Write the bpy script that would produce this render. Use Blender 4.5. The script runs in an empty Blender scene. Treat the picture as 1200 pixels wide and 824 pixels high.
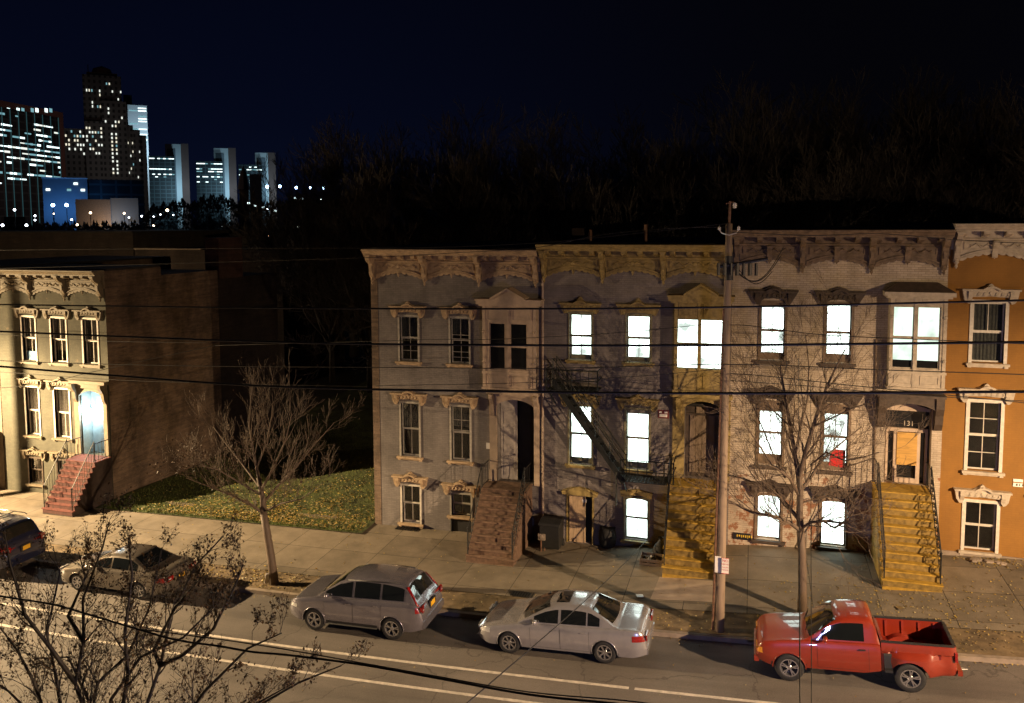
import bpy, math, random
from mathutils import Vector, Matrix
R = math.radians
random.seed(7)
scene = bpy.context.scene
COL = scene.collection

# ------------------------------------------------------------------ camera (28 mm shift lens, third floor across the street)
EYE = Vector((0, 0, 11.916))
PS, PT, RL = R(16.9116), R(4.4472), R(0.2418)
FW = Vector((-math.sin(PS)*math.cos(PT), math.cos(PS)*math.cos(PT), -math.sin(PT)))
RT = Vector((math.cos(PS), math.sin(PS), 0))
UP = RT.cross(FW)
CR = RT*math.cos(RL) - UP*math.sin(RL)
CU = RT*math.sin(RL) + UP*math.cos(RL)
cd = bpy.data.cameras.new('camera'); cam = bpy.data.objects.new('camera', cd); COL.objects.link(cam)
cd.sensor_width = 36; cd.lens = 36*932.97/1200
cd.shift_y = -(412-334.39)/1200
cd.clip_start = 0.1; cd.clip_end = 6000
M3 = Matrix((CR, CU, -FW)).transposed()
cam.matrix_world = Matrix.Translation(EYE) @ M3.to_4x4()
scene.camera = cam

def ray(u, v): return FW + CR*((u-600)/932.97) + CU*((334.39-v)/932.97)
def at(u, v, Y):
    d = ray(u, v); return EYE + d*(Y/d.y)
YF, YK, YC = 28.894, 22.633, 20.844      # facades, kerb face, street-side wheels of the parked cars

# ------------------------------------------------------------------ heights of the ground
def lerp(a, b, t): return a+(b-a)*t
def pw(x, pts):
    if x <= pts[0][0]: return pts[0][1]
    for (a, b), (c, d) in zip(pts, pts[1:]):
        if x <= c: return b+(d-b)*(x-a)/(c-a)
    return pts[-1][1]
def rz(x):
    if x < -26: x = -26
    if x > 16: return rz(16)+.08*(x-16)
    return .05191*x+.0012*(x+5)**2
FZ = [(-60,-.95),(-40,-.85),(-33.7,-.81),(-28,-.7),(-14.6,-.39),(-11.3,-.33),(-7.5,-.28),(-5.2,-.2),(-3.5,-.02),(-1.5,.25),(0.1,.44),(3.5,.62),(6.8,.87),(8.4,.95),(15,1.4),(40,3.3)]
def fz(x): return pw(x, FZ)
def gz(x, y):
    if y < YK: return rz(x)
    t = min(1.3, max(0, (y-YK)/(YF-YK)))
    return lerp(rz(x)+.13, fz(x), t)
def onground(u, v, h=0):
    d = ray(u, v); t = 25
    for _ in range(60):
        p = EYE+d*t
        t += ((gz(p.x, p.y)+h-p.z)/d.z)*.7
    return EYE+d*t

# ------------------------------------------------------------------ mesh helper
class MB:
    def __init__(s): s.v = []; s.f = []; s.m = []; s.cur = 0
    def quad(s, a, b, c, d): s.poly([a, b, c, d])
    def poly(s, pts):
        n = len(s.v); s.v += [tuple(p) for p in pts]; s.f.append(tuple(range(n, n+len(pts)))); s.m.append(s.cur)
    def box(s, x0, x1, y0, y1, z0, z1):
        if x0 > x1: x0, x1 = x1, x0
        if y0 > y1: y0, y1 = y1, y0
        if z0 > z1: z0, z1 = z1, z0
        n = len(s.v)
        s.v += [(x0,y0,z0),(x1,y0,z0),(x1,y1,z0),(x0,y1,z0),(x0,y0,z1),(x1,y0,z1),(x1,y1,z1),(x0,y1,z1)]
        for f in ((0,3,2,1),(4,5,6,7),(0,1,5,4),(1,2,6,5),(2,3,7,6),(3,0,4,7)):
            s.f.append(tuple(n+i for i in f)); s.m.append(s.cur)
        return s
    def obox(s, a, b, w, h, up=(0,0,1)):
        """bar from a to b, width w, height h"""
        a = Vector(a); b = Vector(b); d = (b-a).normalized(); up = Vector(up)
        if abs(d.dot(up)) > .99: up = Vector((0,1,0))
        sx = d.cross(up).normalized(); uz = sx.cross(d)
        n = len(s.v)
        for p in (a, b):
            for i, j in ((-1,-1),(1,-1),(1,1),(-1,1)):
                s.v.append(tuple(p+sx*(i*w/2)+uz*(j*h/2)))
        for f in ((0,1,2,3),(7,6,5,4),(0,4,5,1),(1,5,6,2),(2,6,7,3),(3,7,4,0)):
            s.f.append(tuple(n+i for i in f)); s.m.append(s.cur)
        return s
    def prism(s, poly, y0, y1):
        """xz outline extruded along y (y0 nearer the viewer)"""
        n = len(s.v); k = len(poly)
        s.v += [(x, y0, z) for x, z in poly]+[(x, y1, z) for x, z in poly]
        s.f.append(tuple(range(n, n+k))); s.m.append(s.cur)
        s.f.append(tuple(range(n+2*k-1, n+k-1, -1))); s.m.append(s.cur)
        for i in range(k):
            j = (i+1) % k
            s.f.append((n+i, n+k+i, n+k+j, n+j)); s.m.append(s.cur)
        return s
    def strip(s, top, bot, y0, y1):
        """band between two xz polylines, extruded along y"""
        for i in range(len(top)-1):
            a, b, c, d = top[i], top[i+1], bot[i+1], bot[i]
            s.quad((a[0],y0,a[1]),(d[0],y0,d[1]),(c[0],y0,c[1]),(b[0],y0,b[1]))
            s.quad((a[0],y0,a[1]),(b[0],y0,b[1]),(b[0],y1,b[1]),(a[0],y1,a[1]))
            s.quad((d[0],y0,d[1]),(d[0],y1,d[1]),(c[0],y1,c[1]),(c[0],y0,c[1]))
        for a, d in ((top[0],bot[0]),(top[-1],bot[-1])):
            s.quad((a[0],y0,a[1]),(a[0],y1,a[1]),(d[0],y1,d[1]),(d[0],y0,d[1]))
        return s
    def yprism(s, prof, x0, x1):
        """yz outline extruded along x"""
        n = len(s.v); k = len(prof)
        s.v += [(x0, y, z) for y, z in prof]+[(x1, y, z) for y, z in prof]
        s.f.append(tuple(range(n, n+k))); s.m.append(s.cur)
        s.f.append(tuple(range(n+2*k-1, n+k-1, -1))); s.m.append(s.cur)
        for i in range(k):
            j = (i+1) % k
            s.f.append((n+i, n+k+i, n+k+j, n+j)); s.m.append(s.cur)
        return s
    def tube(s, pts, rad, n=6, cap=True):
        pts = [Vector(p) for p in pts]
        if not hasattr(rad, '__len__'): rad = [rad]*len(pts)
        base = len(s.v); ref = None
        for i, p in enumerate(pts):
            d = (pts[min(i+1, len(pts)-1)]-pts[max(i-1, 0)])
            d = d.normalized() if d.length > 1e-9 else Vector((0,0,1))
            if ref is None: ref = Vector((0,0,1)) if abs(d.z) < .9 else Vector((1,0,0))
            a = d.cross(ref)
            if a.length < 1e-6: a = d.cross(Vector((0,1,.3)))
            a.normalize(); b = d.cross(a); ref = b.cross(d) if False else ref
            for k in range(n):
                t = 2*math.pi*k/n
                s.v.append(tuple(p+(a*math.cos(t)+b*math.sin(t))*rad[i]))
        for i in range(len(pts)-1):
            for k in range(n):
                k2 = (k+1) % n; o = base+i*n
                s.f.append((o+k, o+k2, o+n+k2, o+n+k)); s.m.append(s.cur)
        if cap:
            s.f.append(tuple(base+k for k in reversed(range(n)))); s.m.append(s.cur)
            o = base+(len(pts)-1)*n
            s.f.append(tuple(o+k for k in range(n))); s.m.append(s.cur)
        return s
    def lathe(s, prof, org=(0,0,0), axis='z', n=24):
        """prof = [(radius, height)...]"""
        base = len(s.v); ox, oy, oz = org
        for r, h in prof:
            for k in range(n):
                t = 2*math.pi*k/n; c, q = r*math.cos(t), r*math.sin(t)
                s.v.append((ox+c, oy+q, oz+h) if axis == 'z' else (ox+c, oy+h, oz+q))
        for i in range(len(prof)-1):
            for k in range(n):
                k2 = (k+1) % n; o = base+i*n
                f = (o+k, o+k2, o+n+k2, o+n+k)
                s.f.append(f if axis == 'z' else f[::-1]); s.m.append(s.cur)
        return s
    def build(s, name, mats, parent=None, smooth=False, loc=None, angle=None):
        me = bpy.data.meshes.new(name); me.from_pydata(s.v, [], s.f)
        if not isinstance(mats, (list, tuple)): mats = [mats]
        for m in mats: me.materials.append(m)
        if len(mats) > 1: me.polygons.foreach_set('material_index', s.m)
        me.update()
        if smooth:
            me.polygons.foreach_set('use_smooth', [True]*len(me.polygons))
            if angle: me.set_sharp_from_angle(angle=R(angle))
        o = bpy.data.objects.new(name, me); COL.objects.link(o)
        if parent: o.parent = parent
        if loc: o.location = loc
        return o

def empty(name, loc=(0,0,0)):
    o = bpy.data.objects.new(name, None); COL.objects.link(o); o.location = loc
    o.empty_display_size = .2
    return o
def tag(o, label=None, cat=None, group=None, kind=None):
    if label: o['label'] = label
    if cat: o['category'] = cat
    if group: o['group'] = group
    if kind: o['kind'] = kind
    return o
def put(o, root):
    """parent o (built in world coordinates) under root, keeping its place"""
    o.parent = root; o.location = Vector(o.location)-Vector(root.location); return o

# ------------------------------------------------------------------ materials
def newmat(name):
    m = bpy.data.materials.new(name); m.use_nodes = True
    nt = m.node_tree; b = nt.nodes['Principled BSDF']
    return m, nt, b
def N(nt, t, **kw):
    n = nt.nodes.new(t)
    for k, v in kw.items(): setattr(n, k, v)
    return n
def L(nt, a, b): nt.links.new(a, b)
def ramp(nt, fac, stops):
    r = N(nt, 'ShaderNodeValToRGB'); L(nt, fac, r.inputs[0])
    el = r.color_ramp.elements
    while len(el) < len(stops): el.new(.5)
    for e, (p, c) in zip(el, stops): e.position = p; e.color = (*c, 1) if len(c) == 3 else c
    return r
def noise(nt, scale, detail=4, vec=None, rough=.55, dist=0):
    n = N(nt, 'ShaderNodeTexNoise'); n.inputs['Scale'].default_value = scale; n.inputs['Detail'].default_value = detail
    n.inputs['Roughness'].default_value = rough; n.inputs['Distortion'].default_value = dist
    if vec is None:
        tc = N(nt, 'ShaderNodeTexCoord'); vec = tc.outputs['Object']
    L(nt, vec, n.inputs['Vector']); return n
def mix(nt, fac, a, b, mode='MIX'):
    m = N(nt, 'ShaderNodeMix', data_type='RGBA', blend_type=mode)
    if hasattr(fac, 'links'): L(nt, fac, m.inputs[0])
    else: m.inputs[0].default_value = fac
    for i, c in ((6, a), (7, b)):
        if hasattr(c, 'links'): L(nt, c, m.inputs[i])
        else: m.inputs[i].default_value = (*c, 1)
    return m.outputs[2]
def bump(nt, b, h, strength=.3, dist=.02):
    n = N(nt, 'ShaderNodeBump'); n.inputs['Strength'].default_value = strength; n.inputs['Distance'].default_value = dist
    L(nt, h, n.inputs['Height']); L(nt, n.outputs[0], b.inputs['Normal']); return n
def basic(name, col, rough=.6, metal=0, var=.25, vscale=3, bmp=.0, bscale=20, spec=None, coat=0):
    m, nt, b = newmat(name)
    n = noise(nt, vscale, 5)
    dark = tuple(c*(1-var) for c in col); lite = tuple(min(1, c*(1+var)) for c in col)
    r = ramp(nt, n.outputs[0], [(.3, dark), (.7, lite)])
    L(nt, r.outputs[0], b.inputs['Base Color'])
    b.inputs['Roughness'].default_value = rough; b.inputs['Metallic'].default_value = metal
    if coat: b.inputs['Coat Weight'].default_value = coat; b.inputs['Coat Roughness'].default_value = .04
    if spec is not None: b.inputs['Specular IOR Level'].default_value = spec
    if bmp: bump(nt, b, noise(nt, bscale, 4).outputs[0], bmp, .01)
    return m
def emis(name, col, s, tint=None):
    m, nt, b = newmat(name)
    b.inputs['Base Color'].default_value = (.02,.02,.02,1)
    b.inputs['Emission Color'].default_value = (*col, 1); b.inputs['Emission Strength'].default_value = s
    return m
def glowpane(name, col, lo, hi):
    m, nt, b = newmat(name); b.inputs['Base Color'].default_value = (.02,.02,.02,1)
    n = noise(nt, 1.4, 3); r = ramp(nt, n.outputs[0], [(.34, ((lo if lo < .9 else .17),)*3), (.56, (hi,)*3)])
    b.inputs['Emission Color'].default_value = (*col, 1); mu = N(nt, 'ShaderNodeMath', operation='MULTIPLY'); L(nt, r.outputs[0], mu.inputs[0]); mu.inputs[1].default_value = 5 if lo > .9 else 1.5; L(nt, mu.outputs[0], b.inputs['Emission Strength']); return m
def wallvec(nt):
    tc = N(nt, 'ShaderNodeTexCoord'); sp = N(nt, 'ShaderNodeSeparateXYZ'); L(nt, tc.outputs['Object'], sp.inputs[0])
    ad = N(nt, 'ShaderNodeMath', operation='ADD'); L(nt, sp.outputs[0], ad.inputs[0]); L(nt, sp.outputs[1], ad.inputs[1])
    cb = N(nt, 'ShaderNodeCombineXYZ'); L(nt, ad.outputs[0], cb.inputs[0]); L(nt, sp.outputs[2], cb.inputs[1])
    return cb.outputs[0], tc.outputs['Object'], sp.outputs[2]
def brick(name, col, col2=None, mortar=None, peel=None, peel_amt=.5, bump_s=.35, var=.2, rough=.85, grime=.35, peel_top=None):
    m, nt, b = newmat(name)
    wv, ov, zc = wallvec(nt)
    br = N(nt, 'ShaderNodeTexBrick'); L(nt, wv, br.inputs['Vector'])
    br.inputs['Scale'].default_value = 1; br.inputs['Brick Width'].default_value = .215; br.inputs['Row Height'].default_value = .075
    br.inputs['Mortar Size'].default_value = .007; br.inputs['Mortar Smooth'].default_value = .3; br.inputs['Bias'].default_value = -.2
    c2 = col2 or tuple(c*(1-var) for c in col); mo = mortar or tuple(c*.75 for c in col)
    br.inputs['Color1'].default_value = (*col, 1); br.inputs['Color2'].default_value = (*c2, 1); br.inputs['Mortar'].default_value = (*mo, 1)
    out = br.outputs[0]
    # vertical streaks and blotches of grime
    mp = N(nt, 'ShaderNodeMapping'); L(nt, ov, mp.inputs[0]); mp.inputs['Scale'].default_value = (1., 1., .55)
    g = noise(nt, .9, 7, mp.outputs[0], .65)
    gr = ramp(nt, g.outputs[0], [(.35, (1-grime,)*3), (.62, (1.08,)*3)])
    out = mix(nt, 1, out, gr.outputs[0], 'MULTIPLY')
    if grime >= .5:
        m2 = N(nt, 'ShaderNodeMapping'); L(nt, ov, m2.inputs[0]); m2.inputs['Scale'].default_value = (.5, .5, 7)
        g2 = noise(nt, 1, 4, m2.outputs[0], .7); r2 = ramp(nt, g2.outputs[0], [(.35,(.6,)*3),(.65,(1.25,)*3)]); out = mix(nt, .8, out, r2.outputs[0], 'MULTIPLY')
    if peel:
        pn = noise(nt, 2.6, 10, ov, .72)
        add = pn.outputs[0]
        if peel_top is not None:
            zr = N(nt, 'ShaderNodeMapRange'); L(nt, zc, zr.inputs[0]); zr.inputs[1].default_value = peel_top-3; zr.inputs[2].default_value = peel_top
            zr.inputs[3].default_value = .05; zr.inputs[4].default_value = -.2
            ad = N(nt, 'ShaderNodeMath', operation='ADD'); L(nt, pn.outputs[0], ad.inputs[0]); L(nt, zr.outputs[0], ad.inputs[1]); add = ad.outputs[0]
        pr = ramp(nt, add, [(peel_amt, (0,0,0)), (peel_amt+.03, (1,1,1))])
        out = mix(nt, pr.outputs[0], out, peel)
    L(nt, out, b.inputs['Base Color']); b.inputs['Roughness'].default_value = rough
    hn = noise(nt, 40, 3, ov)
    mm = N(nt, 'ShaderNodeMath', operation='MULTIPLY_ADD'); L(nt, hn.outputs[0], mm.inputs[0]); mm.inputs[1].default_value = .5
    inv = N(nt, 'ShaderNodeMath', operation='SUBTRACT'); inv.inputs[0].default_value = 1; L(nt, br.outputs[1], inv.inputs[1])
    L(nt, inv.outputs[0], mm.inputs[2])
    bump(nt, b, mm.outputs[0], bump_s, .012)
    return m
def carpaint(name, col, metal=.5, rough=.28):
    m, nt, b = newmat(name)
    n = noise(nt, 600, 2); r = ramp(nt, n.outputs[0], [(.35, tuple(c*.85 for c in col)), (.65, tuple(min(1, c*1.12) for c in col))])
    d = noise(nt, 5, 5); dr = ramp(nt, d.outputs[0], [(.3, (.88,)*3), (.6, (1,1,1))])
    L(nt, mix(nt, 1, r.outputs[0], dr.outputs[0], 'MULTIPLY'), b.inputs['Base Color'])
    b.inputs['Metallic'].default_value = metal; b.inputs['Roughness'].default_value = rough
    b.inputs['Coat Weight'].default_value = 1; b.inputs['Coat Roughness'].default_value = .05
    return m

M = {}
M['brick_mauve'] = brick('painted_mauve_brick', (.21,.188,.178), mortar=(.145,.128,.12), peel=(.16,.11,.085), peel_amt=.64)
M['brick_mauve2'] = brick('painted_grey_violet_brick', (.235,.205,.195), mortar=(.165,.145,.135), peel=(.17,.12,.1), peel_amt=.66)
M['brick_cream'] = brick('peeling_cream_brick', (.54,.455,.36), (.44,.36,.27), mortar=(.32,.26,.195), peel=(.25,.12,.065), peel_amt=.57, peel_top=5.5, bump_s=.6)
M['brick_pinkish'] = M['brick_cream']
M['stucco_orange'] = brick('orange_painted_wall', (.25,.118,.020), mortar=(.225,.105,.018), bump_s=.12, var=.06, grime=.15)
M['brick_green'] = brick('pale_green_brick', (.08,.078,.055), mortar=(.062,.06,.043), peel=(.13,.105,.07), peel_amt=.62)
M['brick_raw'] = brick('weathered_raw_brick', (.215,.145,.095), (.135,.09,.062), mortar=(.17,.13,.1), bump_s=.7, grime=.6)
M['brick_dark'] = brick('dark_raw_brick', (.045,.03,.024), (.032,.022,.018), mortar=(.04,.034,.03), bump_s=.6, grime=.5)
M['brick_chimney'] = brick('dark_red_chimney_brick', (.10,.05,.035), bump_s=.6, grime=.5)  # dark red brick of the rear chimney
M['brick_red'] = brick('red_brick', (.30,.10,.06), (.2,.07,.045), mortar=(.25,.2,.16), bump_s=.6)
M['trim_tan'] = basic('tan_trim_paint', (.40,.29,.18), .6, var=.28, vscale=6, bmp=.25, bscale=30)
M['trim_peach'] = basic('peach_trim_paint', (.44,.34,.25), .6, var=.15, vscale=4, bmp=.15, bscale=30)
M['trim_mustard'] = basic('mustard_trim_paint', (.31,.23,.085), .6, var=.3, vscale=6, bmp=.3, bscale=30)
M['trim_brown'] = basic('dark_brown_trim_paint', (.06,.042,.03), .65, var=.35, vscale=6, bmp=.3, bscale=30)
M['trim_umber'] = basic('weathered_umber_paint', (.17,.12,.08), .65, var=.4, vscale=5, bmp=.3, bscale=30)
M['trim_bone'] = basic('bone_trim_paint', (.42,.36,.28), .6, var=.22, vscale=6, bmp=.3, bscale=30)
M['trim_cream'] = basic('cream_trim_paint', (.165,.135,.09), .6, var=.2, vscale=6, bmp=.3, bscale=30)
M['white_wood'] = basic('off_white_wood', (.58,.54,.47), .5, var=.15, vscale=8)
M['grey_wood'] = basic('grey_sash_wood', (.34,.32,.28), .55, var=.25, vscale=8)
M['olive_wood'] = basic('olive_frame', (.22,.2,.12), .55, var=.3, vscale=8)
M['brownstone'] = basic('brownstone', (.16,.098,.066), .85, var=.35, vscale=5, bmp=.6, bscale=14)
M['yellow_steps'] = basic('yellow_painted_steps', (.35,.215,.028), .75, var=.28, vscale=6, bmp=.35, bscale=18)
M['yellow_riser'] = basic('worn_shaded_yellow_riser', (.19,.125,.03), .8, var=.45, vscale=7, bmp=.4)  # darker copy of the step yellow; riser shade painted in with the wear
M['red_riser'] = basic('shaded_red_riser', (.07,.026,.022), .85, var=.4, vscale=7)
M['brown_riser'] = basic('shaded_brown_riser', (.12,.07,.045), .85, var=.4, vscale=7)
M['stoop_dark'] = basic('dark_stoop_side', (.045,.03,.025), .85, var=.3, vscale=4, bmp=.4)  # stoop body darker than its red treads
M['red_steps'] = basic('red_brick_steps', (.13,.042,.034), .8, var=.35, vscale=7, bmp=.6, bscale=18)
M['iron'] = basic('black_iron', (.018,.018,.018), .5, metal=.3, var=.3)
M['green_iron'] = basic('grey_green_iron', (.014,.016,.015), .6, metal=.3, var=.4)
M['tar'] = basic('roof_tar', (.025,.023,.022), .8, var=.4, vscale=2, bmp=.4)
M['sign_maroon'] = basic('maroon_sign_paint', (.14,.02,.02), .5)
M['rust'] = basic('rusty_metal', (.14,.07,.04), .7, var=.5, vscale=12)
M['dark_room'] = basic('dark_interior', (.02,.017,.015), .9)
M['dark_glass'] = basic('dark_window_glass', (.012,.013,.015), .06, var=.2, spec=.6)
M['plywood'] = None
M['rubber'] = basic('tyre_rubber', (.018,.018,.019), .75, var=.3, vscale=20)
M['alloy'] = basic('alloy_wheel', (.55,.55,.58), .25, metal=.9, var=.1)
M['black_plastic'] = basic('black_plastic', (.02,.02,.022), .5, var=.2)
M['car_glass'] = basic('tinted_car_glass', (.008,.010,.011), .03, var=.1, spec=.8, coat=1)
M['chrome'] = basic('chrome', (.75,.75,.78), .12, metal=1, var=.05)
M['red_lens'] = basic('red_lamp_lens', (.25,.01,.01), .15, var=.3, vscale=30, coat=1)
M['amber_lens'] = basic('amber_lamp_lens', (.75,.30,.03), .15, var=.2, vscale=30, coat=1)
M['clear_lens'] = basic('clear_lamp_lens', (.6,.6,.62), .1, metal=.4, var=.3, vscale=30, coat=1)
M['plate_yellow'] = basic('yellow_plate', (.75,.42,.03), .4, var=.1)
M['paint_grey_suv'] = carpaint('warm_grey_car_paint', (.30,.285,.335), .68, .22)
M['paint_silver'] = carpaint('silver_car_paint', (.50,.49,.53), .62, .24)
M['paint_red'] = carpaint('red_truck_paint', (.235,.026,.011), .0, .35)
M['paint_navy'] = carpaint('dark_navy_car_paint', (.02,.024,.06), .3)
M['paint_beige'] = carpaint('champagne_car_paint', (.20,.175,.15), .6)
M['lit'] = glowpane('lit_window_white', (.84,1,.90), .95, 1.0)
M['lit_dim'] = glowpane('lit_window_soft', (.80,1,.84), .55, 1.0)
M['lamp_glow'] = emis('sodium_lamp_glow', (1,.72,.38), 60)
M['door_lamp'] = emis('porch_lamp_glow', (.75,.92,1), 60)
M['white_sign'] = basic('white_sign_paint', (.75,.72,.68), .4, var=.08)
M['red_sign'] = basic('red_sign_paint', (.55,.03,.03), .4, var=.1)
M['black_sign'] = basic('black_sign_paint', (.015,.015,.02), .4, var=.1)
M['yellow_sign'] = basic('yellow_sign_paint', (.7,.5,.05), .4, var=.1)
M['wire'] = basic('cable_rubber', (.012,.011,.011), .6, var=.2)
M['bin'] = basic('dark_bin_plastic', (.012,.012,.012), .75, var=.3, vscale=8)
M['porcelain'] = basic('insulator_porcelain', (.6,.58,.55), .2, var=.1)
M['bed_paint'] = basic('red_bed_paint', (.24,.026,.013), .5, var=.15, vscale=10)
M['curtain_pink'] = basic('pinkish_curtain', (.34,.27,.23), .9, var=.25, vscale=8)
M['curtain'] = basic('pale_curtain', (.22,.20,.185), .9, var=.25, vscale=12)
M['blind_blue'] = basic('blue_window_film', (.12,.28,.5), .4, var=.5, vscale=4)
M['white_door'] = basic('grey_white_door', (.42,.38,.33), .5, var=.15, vscale=6)
M['teal_door'] = basic('pale_teal_door', (.42,.52,.52), .4, var=.15, vscale=4)

def plywood(name, col, stretch=(1.2,1.2,9)):
    m, nt, b = newmat(name)
    tc = N(nt, 'ShaderNodeTexCoord'); mp = N(nt, 'ShaderNodeMapping'); L(nt, tc.outputs['Object'], mp.inputs[0]); mp.inputs['Scale'].default_value = stretch
    n = noise(nt, 1.6, 5, mp.outputs[0], .6, 1.2)
    r = ramp(nt, n.outputs[0], [(.3, tuple(c*.7 for c in col)), (.5, col), (.7, tuple(c*1.15 for c in col))])
    L(nt, r.outputs[0], b.inputs['Base Color']); b.inputs['Roughness'].default_value = .7
    bump(nt, b, n.outputs[0], .1)
    return m
M['plywood'] = plywood('plywood_board', (.50,.29,.07))
M['plank'] = plywood('pale_plank', (.50,.36,.22), (9,9,.8))
M['plank_dark'] = plywood('grey_brown_plank', (.19,.14,.10), (9,9,.8))
M['polewood'] = plywood('pole_wood', (.25,.185,.13), (10,10,.6))
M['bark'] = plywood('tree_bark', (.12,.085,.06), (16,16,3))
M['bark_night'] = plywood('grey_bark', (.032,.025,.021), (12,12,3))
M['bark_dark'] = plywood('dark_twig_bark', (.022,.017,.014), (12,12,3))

def glassmat():
    m = bpy.data.materials.new('window_glass'); m.use_nodes = True; nt = m.node_tree
    nt.nodes.remove(nt.nodes['Principled BSDF']); out = nt.nodes['Material Output']
    t = N(nt, 'ShaderNodeBsdfTransparent'); t.inputs[0].default_value = (.75,.78,.78,1)
    g = N(nt, 'ShaderNodeBsdfGlossy'); g.inputs['Roughness'].default_value = .03
    lw = N(nt, 'ShaderNodeLayerWeight'); lw.inputs[0].default_value = .25; fr = N(nt, 'ShaderNodeMapRange'); L(nt, lw.outputs['Facing'], fr.inputs[0]); fr.inputs[3].default_value = .04; fr.inputs[4].default_value = .7
    n = noise(nt, 1.5, 2); bp = N(nt, 'ShaderNodeBump'); bp.inputs['Strength'].default_value = .05; L(nt, n.outputs[0], bp.inputs['Height']); L(nt, bp.outputs[0], g.inputs['Normal'])
    mx = N(nt, 'ShaderNodeMixShader'); L(nt, fr.outputs[0], mx.inputs[0]); L(nt, t.outputs[0], mx.inputs[1]); L(nt, g.outputs[0], mx.inputs[2])
    L(nt, mx.outputs[0], out.inputs[0]); return m
M['glass'] = glassmat()

def asphalt():
    m, nt, b = newmat('asphalt')
    tc = N(nt, 'ShaderNodeTexCoord')
    a = noise(nt, .35, 6, tc.outputs['Object'], .6); f = noise(nt, 55, 3, tc.outputs['Object'], .7)
    mp = N(nt, 'ShaderNodeMapping'); L(nt, tc.outputs['Object'], mp.inputs[0]); mp.inputs['Scale'].default_value = (.08, 1.1, 1)
    s = noise(nt, 1, 5, mp.outputs[0], .6)
    c = ramp(nt, a.outputs[0], [(.3, (.112,.098,.088)), (.7, (.168,.148,.132))])
    c2 = ramp(nt, f.outputs[0], [(.35, (.75,)*3), (.65, (1.2,)*3)])
    c3 = ramp(nt, s.outputs[0], [(.32, (.72,)*3), (.66, (1.18,)*3)])
    o = mix(nt, 1, c.outputs[0], c2.outputs[0], 'MULTIPLY'); o = mix(nt, 1, o, c3.outputs[0], 'MULTIPLY')
    v = N(nt, 'ShaderNodeTexVoronoi', feature='DISTANCE_TO_EDGE'); v.inputs['Scale'].default_value = .28
    nn = noise(nt, 1.3, 4, tc.outputs['Object']); ad = N(nt, 'ShaderNodeVectorMath', operation='ADD'); L(nt, tc.outputs['Object'], ad.inputs[0]); L(nt, nn.outputs[1], ad.inputs[1]); L(nt, ad.outputs[0], v.inputs['Vector'])
    cr = ramp(nt, v.outputs[0], [(.0, (.45,)*3), (.008, (1,1,1))])
    o = mix(nt, .8, o, cr.outputs[0], 'MULTIPLY')
    L(nt, o, b.inputs['Base Color']); b.inputs['Roughness'].default_value = .75
    bump(nt, b, f.outputs[0], .35, .01); return m
M['asphalt'] = asphalt()
def paving():
    m, nt, b = newmat('sidewalk_slabs')
    tc = N(nt, 'ShaderNodeTexCoord')
    br = N(nt, 'ShaderNodeTexBrick'); L(nt, tc.outputs['Object'], br.inputs['Vector']); br.offset = 0; br.inputs['Scale'].default_value = 1
    br.inputs['Brick Width'].default_value = 1.9; br.inputs['Row Height'].default_value = 1.75; br.inputs['Mortar Size'].default_value = .014; br.inputs['Mortar Smooth'].default_value = .2
    br.inputs['Color1'].default_value = (.205,.175,.135,1); br.inputs['Color2'].default_value = (.15,.127,.098,1); br.inputs['Mortar'].default_value = (.055,.045,.035,1)
    br.inputs['Bias'].default_value = -.1
    a = noise(nt, .9, 7, tc.outputs['Object'], .65); r = ramp(nt, a.outputs[0], [(.3, (.62,.6,.56)), (.65, (1.15,1.12,1.08))])
    f = noise(nt, 60, 3, tc.outputs['Object']); fr = ramp(nt, f.outputs[0], [(.35, (.85,)*3), (.65, (1.12,)*3)])
    o = mix(nt, 1, br.outputs[0], r.outputs[0], 'MULTIPLY'); o = mix(nt, 1, o, fr.outputs[0], 'MULTIPLY')
    L(nt, o, b.inputs['Base Color']); b.inputs['Roughness'].default_value = .85
    iv = N(nt, 'ShaderNodeMath', operation='SUBTRACT'); iv.inputs[0].default_value = 1; L(nt, br.outputs[1], iv.inputs[1])
    ma = N(nt, 'ShaderNodeMath', operation='MULTIPLY_ADD'); L(nt, f.outputs[0], ma.inputs[0]); ma.inputs[1].default_value = .25; L(nt, iv.outputs[0], ma.inputs[2])
    bump(nt, b, ma.outputs[0], .5, .015); return m
M['paving'] = paving()
M['verge'] = basic('worn_earth_verge', (.14,.10,.055), .95, var=.5, vscale=2.5, bmp=.8, bscale=12)
M['soil'] = basic('dark_soil', (.03,.025,.018), .95, var=.4, vscale=.2, bmp=.6, bscale=4)
M['lawn'] = basic('lawn_turf', (.05,.062,.014), .95, var=.6, vscale=1.5, bmp=1, bscale=25)
M['concrete'] = basic('pale_concrete', (.33,.26,.20), .85, var=.2, vscale=2, bmp=.3, bscale=40)
M['kerbstone'] = basic('kerb_stone', (.26,.21,.165), .85, var=.25, vscale=3, bmp=.4, bscale=30)
M['road_paint'] = basic('worn_road_paint', (.55,.50,.44), .7, var=.25, vscale=7)
M['grass_blade'] = basic('grass_blade', (.085,.11,.018), .8, var=.5, vscale=2)
def leafmat(name, cols, spec=.3):
    m, nt, b = newmat(name)
    gi = N(nt, 'ShaderNodeNewGeometry'); r = ramp(nt, gi.outputs['Random Per Island'], [(i/(len(cols)-1) if len(cols) > 1 else 0, c) for i, c in enumerate(cols)])
    L(nt, r.outputs[0], b.inputs['Base Color']); b.inputs['Roughness'].default_value = .6; return m
M['leaf_yellow'] = leafmat('fallen_leaf', [(.30,.20,.035),(.40,.29,.06),(.20,.12,.03),(.36,.31,.16),(.14,.08,.03)])
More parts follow.
